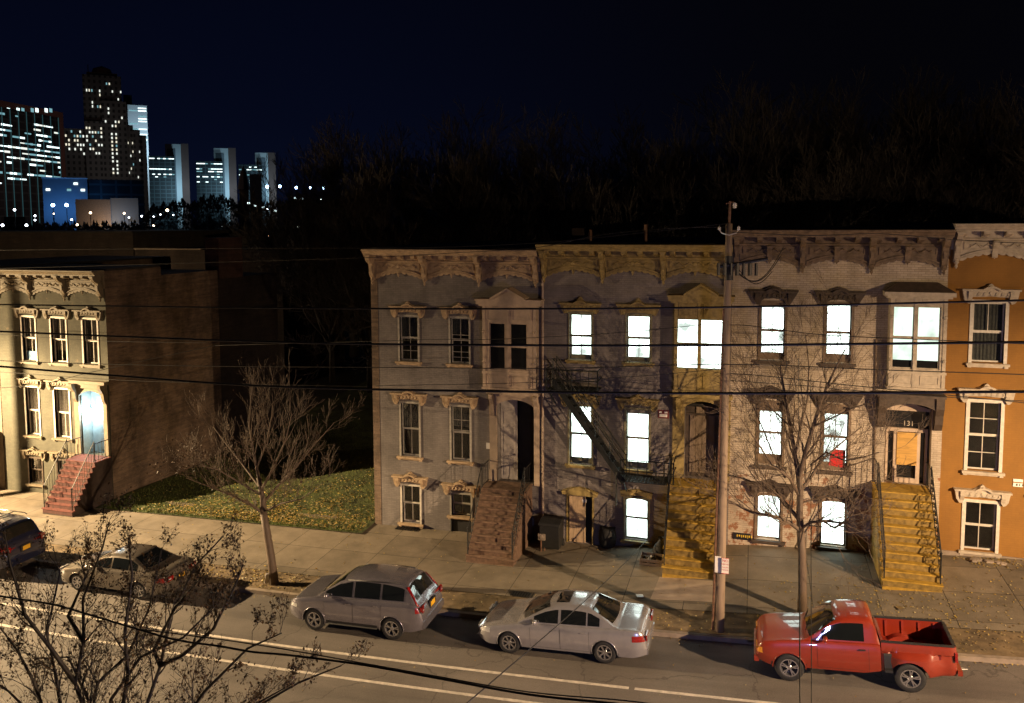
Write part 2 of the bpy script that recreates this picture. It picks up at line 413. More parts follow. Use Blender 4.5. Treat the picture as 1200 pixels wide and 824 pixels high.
M['leaf_brown'] = leafmat('dry_leaf', [(.07,.036,.016),(.035,.02,.01),(.10,.055,.02),(.025,.016,.01)])

# ------------------------------------------------------------------ ground, road, kerb, sidewalk
def sheet(name, xs, ys, zf, mat, kind='structure'):
    mb = MB(); nx, ny = len(xs), len(ys)
    for y in ys:
        for x in xs: mb.v.append((x, y, zf(x, y)))
    for j in range(ny-1):
        for i in range(nx-1):
            o = j*nx+i; mb.f.append((o, o+1, o+nx+1, o+nx)); mb.m.append(0)
    o = mb.build(name, mat, smooth=True); o['kind'] = kind; return o
def frange(a, b, s):
    n = int(round((b-a)/s)); return [a+(b-a)*i/n for i in range(n+1)]
XS = frange(-60, 40, .5)
sheet('road', XS, frange(9, YK-.001, .85), lambda x, y: rz(x)+.012*min(1, (YK-y)/3), M['asphalt'])
def walk_h(x, y): return gz(x, y)
sheet('sidewalk', XS, frange(YK+1.45, YF+.4, .4), walk_h, M['paving'])
sheet('verge', XS, frange(YK+.15, YK+1.45, .26), lambda x, y: gz(x, y)-.012+.02*math.sin(x*3.1)*math.sin(y*5)*(1 if YK+.3 < y < YK+1.3 else 0), M['verge'])
kb = MB()
for a, b in zip(XS[:-1], XS[1:]):
    for (y0, y1) in ((YK, YK+.15),):
        za, zb = rz(a)+.13, rz(b)+.13
        kb.quad((a,y0,za),(b,y0,zb),(b,y1,zb),(a,y1,za))
        kb.quad((a,y0,za-.2),(b,y0,zb-.2),(b,y0,zb),(a,y0,za))
        kb.quad((b,y1,zb-.05),(a,y1,za-.05),(a,y1,za),(b,y1,zb))
kb.build('kerb', M['kerbstone'])['kind'] = 'structure'
nb = sheet('near_sidewalk', XS, frange(4, 9, 1), lambda x, y: rz(x)+.13, M['paving'])
# lane markings
for nm, Y, brk in (('lane_marking', 19.82, [(-60,-2.9),(-2.75,40)]), ('bike_lane_marking', 18.68, [(-60,40)])):
    mk = MB()
    for a0, b0 in brk:
        xs = frange(a0, b0, .5)
        for a, b in zip(xs[:-1], xs[1:]):
            w = .055+.004*math.sin(a*7)
            z = lambda x: rz(x)+.012*min(1, (YK-Y)/3)+.004
            mk.quad((a,Y-w,z(a)),(b,Y-w,z(b)),(b,Y+w,z(b)),(a,Y+w,z(a)))
    mk.build(nm, M['road_paint'])['kind'] = 'structure'
# pale driveway-like slab in front of the yellow stoop
pd = MB(); pa = [onground(*p, .006) for p in ((773,676),(838,681),(846,706),(762,702))]
pd.poly([Vector((p.x,p.y,gz(p.x,p.y)+.006)) for p in pa][::-1]); pd.build('pale_paving_slab', M['concrete'])['kind'] = 'structure'
# lawn and yards behind the house line
def yard_h(x, y):
    return fz(x)+.02+.06*math.sin(x*.9+y*.7)*min(1, (y-YF+1.1)/2)+max(0, (y-40))*.06
sheet('lawn', frange(-27.9, -14.75, .4), frange(YF-1.15, 60, .6), lambda x, y: yard_h(x, y)+.012, M['lawn'])
def far_h(x, y):
    r = math.hypot(x+10, y-30)
    return -1.2+min(1, max(0, (r-60)/200))*4+max(0, min(1, (r-200)/500))*6
rings = [6,12,20,30,45,65,90,130,190,280,400,600,900,1400,2200,3500]
gm = MB(); nseg = 72
for r in rings:
    for k in range(nseg):
        t = 2*math.pi*k/nseg; x, y = -10+r*math.cos(t), 30+r*math.sin(t)
        gm.v.append((x, y, far_h(x, y)-(.6 if r < 30 else .2)))
gm.v.append((-10, 30, -1.9)); c0 = len(gm.v)-1
for i in range(len(rings)-1):
    for k in range(nseg):
        k2 = (k+1) % nseg; gm.f.append((i*nseg+k, (i+1)*nseg+k, (i+1)*nseg+k2, i*nseg+k2)); gm.m.append(0)
for k in range(nseg): gm.f.append((k, (k+1) % nseg, c0)); gm.m.append(0)
gm.build('ground', M['soil'], smooth=True)['kind'] = 'structure'

# ------------------------------------------------------------------ house kit
def wallgrid(mb, x0, x1, z0f, z1, y, holes, reveal):
    """front wall as quads round rectangular holes, with reveals going back"""
    xs = sorted({x0, x1, *[h[0] for h in holes], *[h[1] for h in holes]})
    z0 = z0f
    zs = sorted({z0, z1, *[h[2] for h in holes], *[h[3] for h in holes]})
    for i in range(len(xs)-1):
        for j in range(len(zs)-1):
            cx, cz = (xs[i]+xs[i+1])/2, (zs[j]+zs[j+1])/2
            if any(h[0] < cx < h[1] and h[2] < cz < h[3] for h in holes): continue
            mb.quad((xs[i],y,zs[j]),(xs[i+1],y,zs[j]),(xs[i+1],y,zs[j+1]),(xs[i],y,zs[j+1]))
    for h in holes:
        a, b, c, d = h[:4]; rv = h[4] if len(h) > 4 else reveal; yb = y+rv
        mb.quad((a,y,c),(a,y,d),(a,yb,d),(a,yb,c)); mb.quad((b,y,d),(b,y,c),(b,yb,c),(b,yb,d))
        mb.quad((a,y,d),(b,y,d),(b,yb,d),(a,yb,d)); mb.quad((b,y,c),(a,y,c),(a,yb,c),(b,yb,c))
def shell(root, x0, x1, z0, ztop, y0, y1, holes, mat, sidemat=None, reveal=.24):
    w = MB(); wallgrid(w, x0, x1, z0, ztop, y0, holes, reveal); w.build('wall', mat, root)
    D = min(1.7, (y1-y0)*.5)
    s = MB(); s.box(x0+.004, x1-.004, y0+D-.01, y1, z0, ztop-.004)
    # side returns between the front plane and the body
    for x, flip in ((x0, 0), (x1, 1)):
        q = [(x,y0,z0),(x,y0,ztop),(x,y0+D,ztop),(x,y0+D,z0)]
        s.poly(q if not flip else q[::-1])
    s.poly([(x0,y0,ztop),(x1,y0,ztop),(x1,y0+D,ztop),(x0,y0+D,ztop)])
    s.build('side_wall', sidemat or mat, root)
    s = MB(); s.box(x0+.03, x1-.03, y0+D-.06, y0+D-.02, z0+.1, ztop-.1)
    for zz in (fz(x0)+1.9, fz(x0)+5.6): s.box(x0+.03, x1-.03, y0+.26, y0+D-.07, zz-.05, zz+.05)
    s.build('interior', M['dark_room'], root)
def roofpart(root, x0, x1, y0, y1, z):
    r = MB(); r.box(x0+.02, x1-.02, y0+.1, y1-.02, z-.02, z+.08); r.build('roof', M['tar'], root)

def hood_outline(style, cx, zt, hw):
    if style == 'ornate':
        w = hw+.25
        h = [(-w-.05,.00),(-w+.02,-.10),(-w+.10,-.13),(-w+.16,-.04),(-w+.17,.09),(-.25,.10),(0,.12),(.25,.10)]
        up = [(w+.10,.26),(w+.08,.31),(.30,.34),(.22,.39),(.10,.42),(.05,.50)]
    elif style == 'peak':
        w = hw+.24
        h = [(-w-.02,.04),(-w+.04,-.06),(-w+.12,.0),(-.2,.04)]
        up = [(w+.12,.30),(w+.10,.35),(.22,.36),(.12,.42),(.05,.54)]
        h += [(.2,.04)]
    elif style == 'dark':
        w = hw+.26
        h = [(-w+.06,-.04),(-w+.12,-.14),(-w+.24,-.12),(-w+.27,.0),(-.3,.07),(0,.09),(.3,.07)]
        up = [(w+.16,.34),(w+.16,.39),(.30,.40),(.18,.47),(.08,.50)]
    else:
        w = hw+.14
        h = [(-w,.0),(-w+.1,.0),(-.2,.08),(.2,.08)]; up = [(w+.04,.20),(.2,.27)]
    half = [p for p in h if p[0] < 0]; mid = [p for p in h if p[0] == 0]
    low = half+mid+[(-x, z) for x, z in reversed(half)]
    upr = up+([(0, up[-1][1]+.03)])+[(-x, z) for x, z in reversed(up)]
    return [(cx+x, zt+z) for x, z in low+upr]
def hood(parent, cx, zt, hw, y, style, mat):
    m = MB(); o = hood_outline(style, cx, zt, hw)
    m.prism(o, y-.13, y+.02)
    w = hw+(.38 if style != 'plain' else .2); zc = zt+(.29 if style != 'plain' else .2)
    if style != 'plain':
        m.box(cx-w, cx-.24, y-.22, y+.03, zc, zc+.06); m.box(cx+.24, cx+w, y-.22, y+.03, zc, zc+.06)
        m.strip([(cx-.25,zc+.06),(cx-.12,zc+.14),(cx,zc+.17),(cx+.12,zc+.14),(cx+.25,zc+.06)], [(cx-.25,zc),(cx-.12,zc+.08),(cx,zc+.10),(cx+.12,zc+.08),(cx+.25,zc)], y-.23, y+.03)
        for k in range(-3, 4):       # carved rosettes and leaves
            x = cx+k*(hw+.12)/3.4
            m.lathe([(.0,-.025),(.05,-.02),(.06,.0),(.035,.012)], (x, y-.135, zt+.19+(.03 if k == 0 else 0)), 'y', 7)
            m.tube([(x-.07,y-.14,zt+.13),(x,y-.15,zt+.15),(x+.05,y-.14,zt+.22)], .018, 5)
        for sx in (-1, 1):
            m.yprism([(y-.20,zt+.28),(y-.20,zt+.14),(y-.13,zt-.02),(y,zt-.06),(y,zt+.28)], cx+sx*(hw+.14)-.06, cx+sx*(hw+.14)+.06)
    return m.build('hood', mat, parent)
def arch_fill(mb, x0, x1, zt, rise, y, yb):
    n = 8; arc = [(lerp(x0, x1, i/n), zt-rise+rise*math.sin(math.pi*i/n)**.8) for i in range(n+1)]
    mb.strip([(x, zt+.002) for x, z in arc], arc, y, yb)
def window(root, x0, x1, z0, z1, y=YF, fm='grey_wood', pane='glass', hstyle='ornate', hm='trim_tan', sillm=None, bars=(1,1), strip=0, stripm='dark_room', top_strip=0, curtain=None, label=None, case=.075, arch=0, rail=True, blind=None, nm='window'):
    cx, hw = (x0+x1)/2, (x1-x0)/2; mid = (z0+z1)/2+.02
    m = MB()
    # casing set on the wall, slightly proud
    m.box(x0-case, x0, y-.035, y+.12, z0-.02, z1+case); m.box(x1, x1+case, y-.035, y+.12, z0-.02, z1+case)
    m.box(x0-case+.002, x1+case-.002, y-.032, y+.12, z1, z1+case-.002)
    if arch: arch_fill(m, x0, x1, z1, arch, y-.02, y+.10)
    t = .045
    for (a, b, yy) in ((mid, z1, y+.09), (z0, mid, y+.14)):
        m.box(x0, x0+t, yy, yy+.045, a, b); m.box(x1-t, x1, yy, yy+.045, a, b)
        m.box(x0+t, x1-t, yy+.001, yy+.044, a, a+t*1.1); m.box(x0+t, x1-t, yy+.001, yy+.044, b-t, b)
    def bars_in(n, a, b, yy):
        for k in range(n):
            xx = lerp(x0, x1, (k+1)/(n+1)); m.box(xx-.011, xx+.011, yy+.008, yy+.036, a+t*1.1, b-t)
    bars_in(bars[0], mid, z1, y+.09); bars_in(bars[1], z0, mid, y+.14)
    if len(bars) > 2:
        for q in bars[2:]:
            zz = lerp(z0, z1, q); yy = y+(.14 if zz < mid else .09); m.box(x0+t, x1-t, yy+.007, yy+.037, zz-.012, zz+.012)
    w = m.build(nm, M[fm], root)
    if label: w['label'] = label
    p = MB(); p.box(x0+t*.6, x1-t*.6, y+.110, y+.116, mid+.02, z1-t*.6); p.box(x0+t*.6, x1-t*.6, y+.160, y+.166, z0+t*.6, mid+.02)
    p.build('pane', M[pane] if pane == 'glass' else M[pane], w)
    if strip:
        s = MB(); s.box(x0+t, x1-t, y+.145, y+.155, z0+t*1.1, z0+strip); s.build('lower_panel', M[stripm], w)
    if top_strip:
        s = MB(); s.box(x0+t, x1-t, y+.095, y+.105, z1-top_strip, z1-t); s.build('upper_panel', M[stripm], w)
    if curtain:
        cm, cz = curtain if isinstance(curtain, tuple) else (curtain, z0)
        c = MB(); n = 28; pr = [(lerp(x0, x1, i/n), y+.21+.018*math.sin(i*1.9)) for i in range(n+1)]
        for (a, b), (e, f) in zip(pr[:-1], pr[1:]): c.quad((a,b,cz),(e,f,cz),(e,f,z1),(a,b,z1))
        c.build('curtain', M[cm], w)
    s = MB(); s.box(x0-.17, x1+.17, y-.13, y+.10, z0-.10, z0-.021); s.box(x0-.13, x0-.02, y-.09, y, z0-.17, z0-.10); s.box(x1+.02, x1+.13, y-.09, y, z0-.17, z0-.10)
    s.box(x0-.10, x1+.10, y-.05, y, z0-.16, z0-.10)
    s.build('sill', M[sillm or hm], w)
    if hstyle: hood(w, cx, z1+case, hw, y, hstyle, M[hm])
    return w

def cornice(root, x0, x1, zt, mat, nb=3, mods=12, y=YF, style='scallop', ends=(1,1), mid_br=False, depth=1.35, groove='trim_brown'):
    m = MB()
    xl, xr = x0-(.06 if ends[0] else 0), x1+(.06 if ends[1] else 0)
    m.yprism([(y-.001,zt-.001),(y-.70,zt-.001),(y-.72,zt-.02),(y-.72,zt-.06),(y-.66,zt-.10),(y-.60,zt-.18),(y-.56,zt-.20),(y-.56,zt-.25),(y-.10,zt-.25),(y-.10,zt-.46),(y-.15,zt-.48),(y-.15,zt-.53),(y-.09,zt-.55),(y-.09,zt-.84),(y-.001,zt-.84)], xl, xr)
    n = mods
    for k in range(n):
        x = lerp(x0+.25, x1-.25, k/(n-1))
        m.yprism([(y-.50,zt-.252),(y-.50,zt-.33),(y-.42,zt-.38),(y-.22,zt-.40),(y-.102,zt-.45),(y-.102,zt-.252)], x-.085, x+.085)
    bx = [lerp(x0+.12, x1-.12, k/nb) for k in range(nb+1)]
    for x in bx:
        w = .085
        m.yprism([(y-.60,zt-.255),(y-.60,zt-.36),(y-.50,zt-.50),(y-.32,zt-.60),(y-.24,zt-.78),(y-.27,zt-.95),(y-.20,zt-depth+.25),(y-.10,zt-depth+.12),(y,zt-depth+.10),(y,zt-.255)], x-w, x+w)
        m.lathe([(.0,-.32),(.05,-.24),(.035,-.17),(.085,-.10),(.06,-.03),(.09,.02),(.05,.06)], (x, y-.12, zt-depth+.20), 'z', 8)
        m.box(x-w-.03, x+w+.03, y-.63, y-.02, zt-.30, zt-.253)
        m.box(x-.05, x+.05, y-.30, y-.26, zt-.95, zt-.70)
    for a, b in zip(bx[:-1], bx[1:]):
        a2, b2 = a+.11, b-.11; n = 90
        # panel frame with carved sprays
        for (p, q, r, s) in ((a2+.1, b2-.1, zt-.61, zt-.585), (a2+.1, b2-.1, zt-.83, zt-.805)): m.box(p, q, y-.125, y-.085, r, s)
        m.box(a2+.1, a2+.13, y-.124, y-.085, zt-.81, zt-.60); m.box(b2-.13, b2-.1, y-.124, y-.085, zt-.81, zt-.60)
        c = (a2+b2)/2
        for sx in (-1, 1):
            pts = [(c+sx*(.08+.66*(b2-a2)/2*t/8), y-.115, zt-.71+.055*math.sin(t*1.4)) for t in range(9)]
            m.tube(pts, [.03-.002*t for t in range(9)], 5)
            for t in range(1, 8, 2):
                q = pts[t]; m.tube([q, (q[0]+sx*.06, q[1], q[2]+.05)], .018, 4)
        m.lathe([(0,-.05),(.07,-.03),(.09,0)], (c, y-.10, zt-.705), 'y', 8)
        def arc(t): return zt-depth+.16+.24*(math.sin(math.pi*t)**.8)
        xs = [lerp(a2, b2, i/n) for i in range(n+1)]
        top = [(x, zt-.842) for x in xs]
        bot = [(x, min(zt-.86, arc(i/n)-.055*(abs(math.sin(i/n*math.pi*9))**.7))) for i, x in enumerate(xs)]
        m.strip(top, bot, y-.08, y-.002)
        m.strip([(x, arc(i/n)+.13) for i, x in enumerate(xs)], [(x, arc(i/n)+.085) for i, x in enumerate(xs)], y-.14, y-.075)
        m.strip([(x, arc(i/n)+.055) for i, x in enumerate(xs)], [(x, arc(i/n)+.03) for i, x in enumerate(xs)], y-.10, y-.075)
        m.lathe([(0,-.17),(.03,-.12),(.05,-.05),(.03,.02)], (c, y-.09, arc(.5)-.02), 'z', 7)
        if mid_br:
            m.yprism([(y-.30,zt-.555),(y-.30,zt-.66),(y-.18,zt-.85),(y-.13,zt-1.05),(y-.075,zt-1.10),(y-.075,zt-.555)], c-.08, c+.08)
    return m.build('cornice', M[mat], root)

def curl(mb, x, y, z, r, s, flip=1):
    """wrought-iron S scroll in the plane x = const"""
    pts = []
    for i in range(15):
        t = i/14*math.pi*1.6; q = r*(1-.045*i)
        pts.append((x, y+flip*q*math.cos(t+.6), z+q*math.sin(t+.6)))
    mb.tube(pts, s, 4, cap=False)
def stoop(root, xa, xb, ztop, ybot, n, mat, landing=.95, railm='iron', rails=('l','r'), curls=(0,1), railh=.86, railname='railing', sidem=None):
    zbot = gz((xa+xb)/2, ybot)+.02
    ytop = YF-landing; run = (ytop-ybot)/(n-1) if n > 1 else .3; rise = (ztop-zbot)/n
    out = [(YF-.004, zbot-.45), (ybot, zbot-.45)]
    for k in range(n):
        y = ybot+k*run; out.append((y, zbot+rise*k if k else zbot)); out.append((y, zbot+rise*(k+1)))
    out.append((YF-.004, ztop))
    cl = [out[0]]
    for p in out[1:]:
        if (Vector(p)-Vector(cl[-1])).length > 1e-4: cl.append(p)
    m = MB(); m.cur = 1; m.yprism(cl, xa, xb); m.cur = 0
    for k in range(n):
        m.cur = 2; m.box(xa+.01, xb-.01, ybot+k*run-.012, ybot+k*run-.002, zbot+rise*k+.05, zbot+rise*(k+1)-.002); m.cur = 0  # risers in a darker copy of the step colour, shade painted in
        y = ybot+k*run; y2 = y+run if k < n-1 else YF-.01
        z = zbot+rise*(k+1)
        m.box(xa-.03, xb+.03, y-.04, y2-.004, z+.003, z+.045)
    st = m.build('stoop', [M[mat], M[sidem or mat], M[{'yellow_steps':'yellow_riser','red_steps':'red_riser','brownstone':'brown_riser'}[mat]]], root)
    for si, sd in enumerate(rails):
        x = xa+.05 if sd == 'l' else xb-.05
        r = MB(); s = .014
        def zl(y): return zbot+rise+(y-ybot)*(ztop-zbot-rise)/(ytop-ybot)+.045
        y0, y1 = ybot+.05, ytop+.05
        r.tube([(x,y0,zl(y0)-.05),(x,y0,zl(y0)+railh+.03)], .022, 6); r.tube([(x,y1,ztop),(x,y1,ztop+railh+.05)], .022, 6)
        r.tube([(x,y0,zl(y0)+railh),(x,y1,zl(y1)+railh)], .02, 6); r.tube([(x,y1,ztop+railh),(x,YF-.06,ztop+railh)], .02, 6)
        r.tube([(x,y0,zl(y0)+.10),(x,y1,zl(y1)+.10)], s, 5); r.tube([(x,y1,ztop+.1),(x,YF-.06,ztop+.1)], s, 5)
        r.lathe([(0,.10),(.03,.07),(.035,.04),(.015,0)], (x,y0,zl(y0)+railh), 'z', 8)
        nb = n
        for k in range(nb):
            y = lerp(y0, y1, (k+.5)/nb)
            if (sd == 'r' and curls[1]) or (sd == 'l' and curls[0]):
                zc = zl(y)+railh*.38
                curl(r, x, y, zc+.14, .115, .013, 1); curl(r, x, y, zc-.12, .10, .013, -1)
                curl(r, x, y+run*.4, zc+.34, .075, .011, 1)
                if k % 3 == 0: r.tube([(x,y,zl(y)),(x,y,zl(y)+railh)], .011, 5)
            else:
                r.tube([(x,y,zl(y)-.02),(x,y,zl(y)+railh)], .010, 5)
        for k in range(3):
            y = lerp(y1, YF-.06, (k+1)/4); r.tube([(x,y,ztop),(x,y,ztop+railh)], .010, 5)
        r.build(railname, M[railm], root)
    return st

def oriel(root, x0, x1, z0, z1, zt, prot, bm, panes, pz0, pz1, lit, roof='gable', roofm=None, fm=None, strip=0, paneMat='lit'):
    y = YF-prot; m = MB(); panes = [(a-.05, b+.05) for a, b in panes]
    wallgrid(m, x0, x1, z0, z1, y, [(a, b, pz0, pz1) for a, b in panes], .12)
    m.quad((x0,YF,z0),(x0,YF,z1),(x0,y,z1),(x0,y,z0)); m.quad((x1,y,z0),(x1,y,z1),(x1,YF,z1),(x1,YF,z0)); m.quad((x0,y,z0),(x1,y,z0),(x1,YF,z0),(x0,YF,z0))
    m.box(x0-.04, x1+.04, y-.05, YF, z0-.08, z0-.002); m.box(x0-.03, x1+.03, y-.035, y-.002, pz0-.16, pz0-.08)
    # pilasters and panels
    for x in (x0, (panes[0][1]+panes[1][0])/2-.055, x1-.11): m.box(x+.002, x+.108, y-.03, y-.001, z0+.02, z1-.02)
    pw_ = (x1-x0)/2
    for a in (x0+.16, x0+pw_+.10):
        b = a+pw_-.28
        for r, s in (((z0+.10), (pz0-.22)), ((pz1+.09), (z1-.10))):
            if s-r > .08:
                m.box(a, b, y-.022, y-.001, r, r+.03); m.box(a, b, y-.022, y-.001, s-.03, s); m.box(a, a+.03, y-.021, y-.001, r+.03, s-.03); m.box(b-.03, b, y-.021, y-.001, r+.03, s-.03)
    for sx, xx in ((-1, x0), (1, x1)):
        for zz in (pz1-.35, pz0+.3): m.lathe([(0,-.07),(.05,-.05),(.06,0)], (xx-sx*.05, y-.03, zz), 'y', 8)
    b = m.build('bay_window', M[bm], root)
    r = MB(); e = .20
    r.box(x0-e, x1+e, y-e, YF, z1, z1+.14); r.box(x0-e*.6, x1+e*.6, y-e*.6, YF, z1-.07, z1-.002)
    if roof == 'gable':
        cx = (x0+x1)/2; g = (x1-x0)*.30
        r.prism([(x0-e-.03,z1+.142),(x1+e+.03,z1+.142),(x1+e+.03,z1+.20),(cx+g,z1+.22),(cx,zt+.22),(cx-g,z1+.22),(x0-e-.03,z1+.20)], y-e-.04, YF-.002)
        r.strip([(cx-g-.04,z1+.26),(cx,zt+.30),(cx+g+.04,z1+.26)], [(cx-g-.04,z1+.19),(cx,zt+.22),(cx+g+.04,z1+.19)], y-e-.08, YF-.004)
    else:
        a = [(x0-e,y-e,z1+.142),(x1+e,y-e,z1+.142),(x1+e,YF-.01,z1+.142),(x0-e,YF-.01,z1+.142)]
        c = [(x0+.25,YF-.25,zt),(x1-.25,YF-.25,zt),(x1-.25,YF-.01,zt),(x0+.25,YF-.01,zt)]
        r.cur = 1
        for i in range(4): r.quad(a[i], a[(i+1)%4], c[(i+1)%4], c[i])
        r.poly(c)
        r.cur = 0
    r.build('bay_roof', [M[bm], M[roofm or 'tar']], b)
    for i, (a, c) in enumerate(panes):
        f = MB(); t = .04; yy = y+.05; mid = (pz0+pz1)/2
        f.box(a, a+t, yy, yy+.04, pz0, pz1); f.box(c-t, c, yy, yy+.04, pz0, pz1)
        for z, tt in ((pz0, t), (mid-.04, .08), (pz1-t, t)): f.box(a+t, c-t, yy+.001, yy+.039, z, z+tt)
        f.build('sash', M[fm or bm], b)
        g = MB(); g.box(a+.02, c-.02, yy+.045, yy+.05, pz0+strip, pz1-.02); g.build('pane', M[paneMat] if lit else M['dark_glass'], b)
        if strip: g = MB(); g.box(a+.02, c-.02, yy+.045, yy+.05, pz0+.02, pz0+strip-.002); g.build('lower_panel', M['dark_glass'], b)
    return b
def X(u, v=450, Y=YF): return at(u, v, Y).x
def Z(u, v, Y=YF): return at(u, v, Y).z

def house(name, label, x0):
    r = empty(name, (x0, YF, fz(x0))); tag(r, label, 'house', 'row houses along the street'); return r
def finish(r):
    for c in list(r.children):
        if c.location.length == 0: c.location = -Vector(r.location)

# ---- house A : dark mauve house (left end of the main row)
B12 = X(633, 420); B23 = X(856.5, 420); B34 = X(1108, 400)
r = house('row_house', 'dark mauve brick house with unlit windows and tan cornice beside the lawn', -14.70)
zt = 10.938
Adoor = (X(582.7, 500), X(626.5, 500), Z(600, 566), Z(600, 468))
wn = [(-13.48,-12.70,6.462,8.246),(-11.31,-10.54,6.462,8.246),(-13.48,-12.70,2.589,4.743),(-11.31,-10.54,2.589,4.743),(-13.48,-12.70,-.165,1.354)]
low = (-11.33,-10.52,-.40,1.22)
shell(r, -14.70, B12, -1.2, zt-.05, YF, YF+13, wn+[low, (*Adoor, .75)], M['brick_mauve'], M['brick_raw'])
roofpart(r, -14.70, B12, YF, YF+13, zt-.04)
q = MB(); q.box(-14.72, -14.42, YF-.012, YF-.001, -1, zt-.9); q.build('corner_strip', M['brick_raw'], r)
cornice(r, -14.70, B12-.03, zt, 'trim_tan')
window(r, *wn[0], fm='grey_wood', hm='trim_tan', bars=(1,1,.22), curtain=('curtain', 7.4))
window(r, *wn[1], bars=(1,1,.12,.24,.62), curtain=('curtain', 7.6))
window(r, *wn[2], bars=(1,1), curtain=('curtain', 3.75)); window(r, *wn[3], bars=(1,1,.74,.55), curtain=('curtain', 3.9))
window(r, *wn[4], bars=(1,1), fm='white_wood')
w = window(r, *low[:2], .35, 1.22, bars=(1,1), fm='grey_wood', label='small basement window above a dark sunken panel')
q = MB(); q.box(low[0], low[1], YF+.05, YF+.09, -.38, .23); q.box(low[0]-.05, low[0], YF-.02, YF+.05, -.4, 1.2); q.build('basement_panel', M['black_plastic'], r)
oriel(r, X(566, 400)+.13, X(631, 400)+.02, Z(600, 455, YF-.4), Z(600, 357, YF-.4), Z(600, 347, YF-.6), .42, 'trim_peach', [(X(574.5,400,YF-.42), X(590.5,400,YF-.42)), (X(598.5,400,YF-.42), X(616,400,YF-.42))], Z(600, 434, YF-.42), Z(600, 379, YF-.42), False)
# doorway: arched surround, one pale leaf shut, the other open to the dark
def surround(root, xa, xb, z0, z1, mat, zhood, w=.28, brk=True, brm=None):
    m = MB()
    m.box(xa-w, xa, YF-.10, YF+.03, z0, z1+.12); m.box(xb, xb+w*.75, YF-.10, YF+.03, z0, z1+.12)
    m.box(xa-w-.08, xb+w*.75+.06, YF-.26, YF+.02, zhood-.14, zhood); m.box(xa-w, xb+w*.7, YF-.18, YF+.02, z1+.125, zhood-.142)
    n = 14; c = (xa+xb)/2; hw = (xb-xa)/2
    arc = [(lerp(xa, xb, i/n), z1-.26+.26*math.sin(math.pi*i/n)**.7) for i in range(n+1)]
    m.strip([(x, z1+.122) for x, z in arc], arc, YF-.09, YF+.06)
    for x in (xa-w*.5, xb+w*.38):
        m.yprism([(YF-.42,zhood-.142),(YF-.40,zhood-.30),(YF-.24,zhood-.55),(YF-.20,zhood-.85),(YF-.101,zhood-1.05),(YF-.101,zhood-.142)], x-.08, x+.08)
    m.box(xa-w-.02, xa-w+.10, YF-.12, YF+.02, z0, z0+.5)
    return m.build('door_surround', M[brm or mat], root)
surround(r, Adoor[0], Adoor[1], Adoor[2], Adoor[3], 'trim_peach', Z(600, 457))
q = MB(); xa = Adoor[0]; xm = X(606, 500, YF+.4)
q.box(xa+.02, xm, YF+.42, YF+.47, Adoor[2], Adoor[3])
for a, b in ((.15,.9),(1.05,2.1),(2.2,2.75)): q.box(xa+.14, xm-.12, YF+.395, YF+.418, Adoor[2]+a, Adoor[2]+b)
d = q.build('door', M['white_door'], r); d['label'] = 'pale panelled door leaf, shut'
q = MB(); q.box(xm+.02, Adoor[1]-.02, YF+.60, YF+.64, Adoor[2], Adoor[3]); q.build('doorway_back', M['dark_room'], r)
q = MB(); q.tube([(xm-.08,YF+.40,Adoor[2]+1.02),(xm-.08,YF+.34,Adoor[2]+1.02)], .03, 8); q.build('handle', M['chrome'], d)
q = MB(); q.box(X(570,522), X(577.5,522), YF-.03, YF-.001, Z(574,526), Z(574,519)); q.build('mailbox', M['white_sign'], r)
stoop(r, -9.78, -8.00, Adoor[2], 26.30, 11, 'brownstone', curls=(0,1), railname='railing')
finish(r)

# ---- house B : lit windows, mustard trim, fire escape
r = house('row_house', 'grey violet brick house with mustard trim, glowing windows and a fire escape', B12)
zt = 11.15
Bdoor = (X(802, 510), X(845, 510), Z(823, 563), Z(823, 470))
A2 = (-6.523,-5.71,6.849,8.544); B2 = (-4.391,-3.552,6.849,8.544); A1 = (-6.523,-5.70,2.856,5.075); B1 = (-4.391,-3.56,2.856,5.075); B0 = (-4.41,-3.57,.155,1.72)
dA = (X(666,600), X(694,600), fz(-6.3)+.02, Z(680, 579))
shell(r, B12, B23, -1.2, zt-.05, YF, YF+13, [A2,B2,A1,B1,B0,(*dA,.3),(*Bdoor,.6)], M['brick_mauve2'], M['brick_raw'])
roofpart(r, B12, B23, YF, YF+13, zt-.04)
cornice(r, B12+.07, B23-.05, zt, 'trim_mustard')
for wv_, kw in ((A2, dict(hstyle='peak')), (B2, dict(hstyle='peak')), (A1, dict(hstyle='ornate')), (B1, dict(hstyle='ornate', top_strip=.18, stripm='curtain'))):
    window(r, *wv_, **{**dict(fm='olive_wood', pane='lit', hm='trim_mustard', strip=.16 if wv_[2] > 6 else .22, stripm='olive_wood'), **kw})
window(r, *B0, fm='olive_wood', pane='lit', hm='trim_mustard', hstyle='plain', arch=.07)
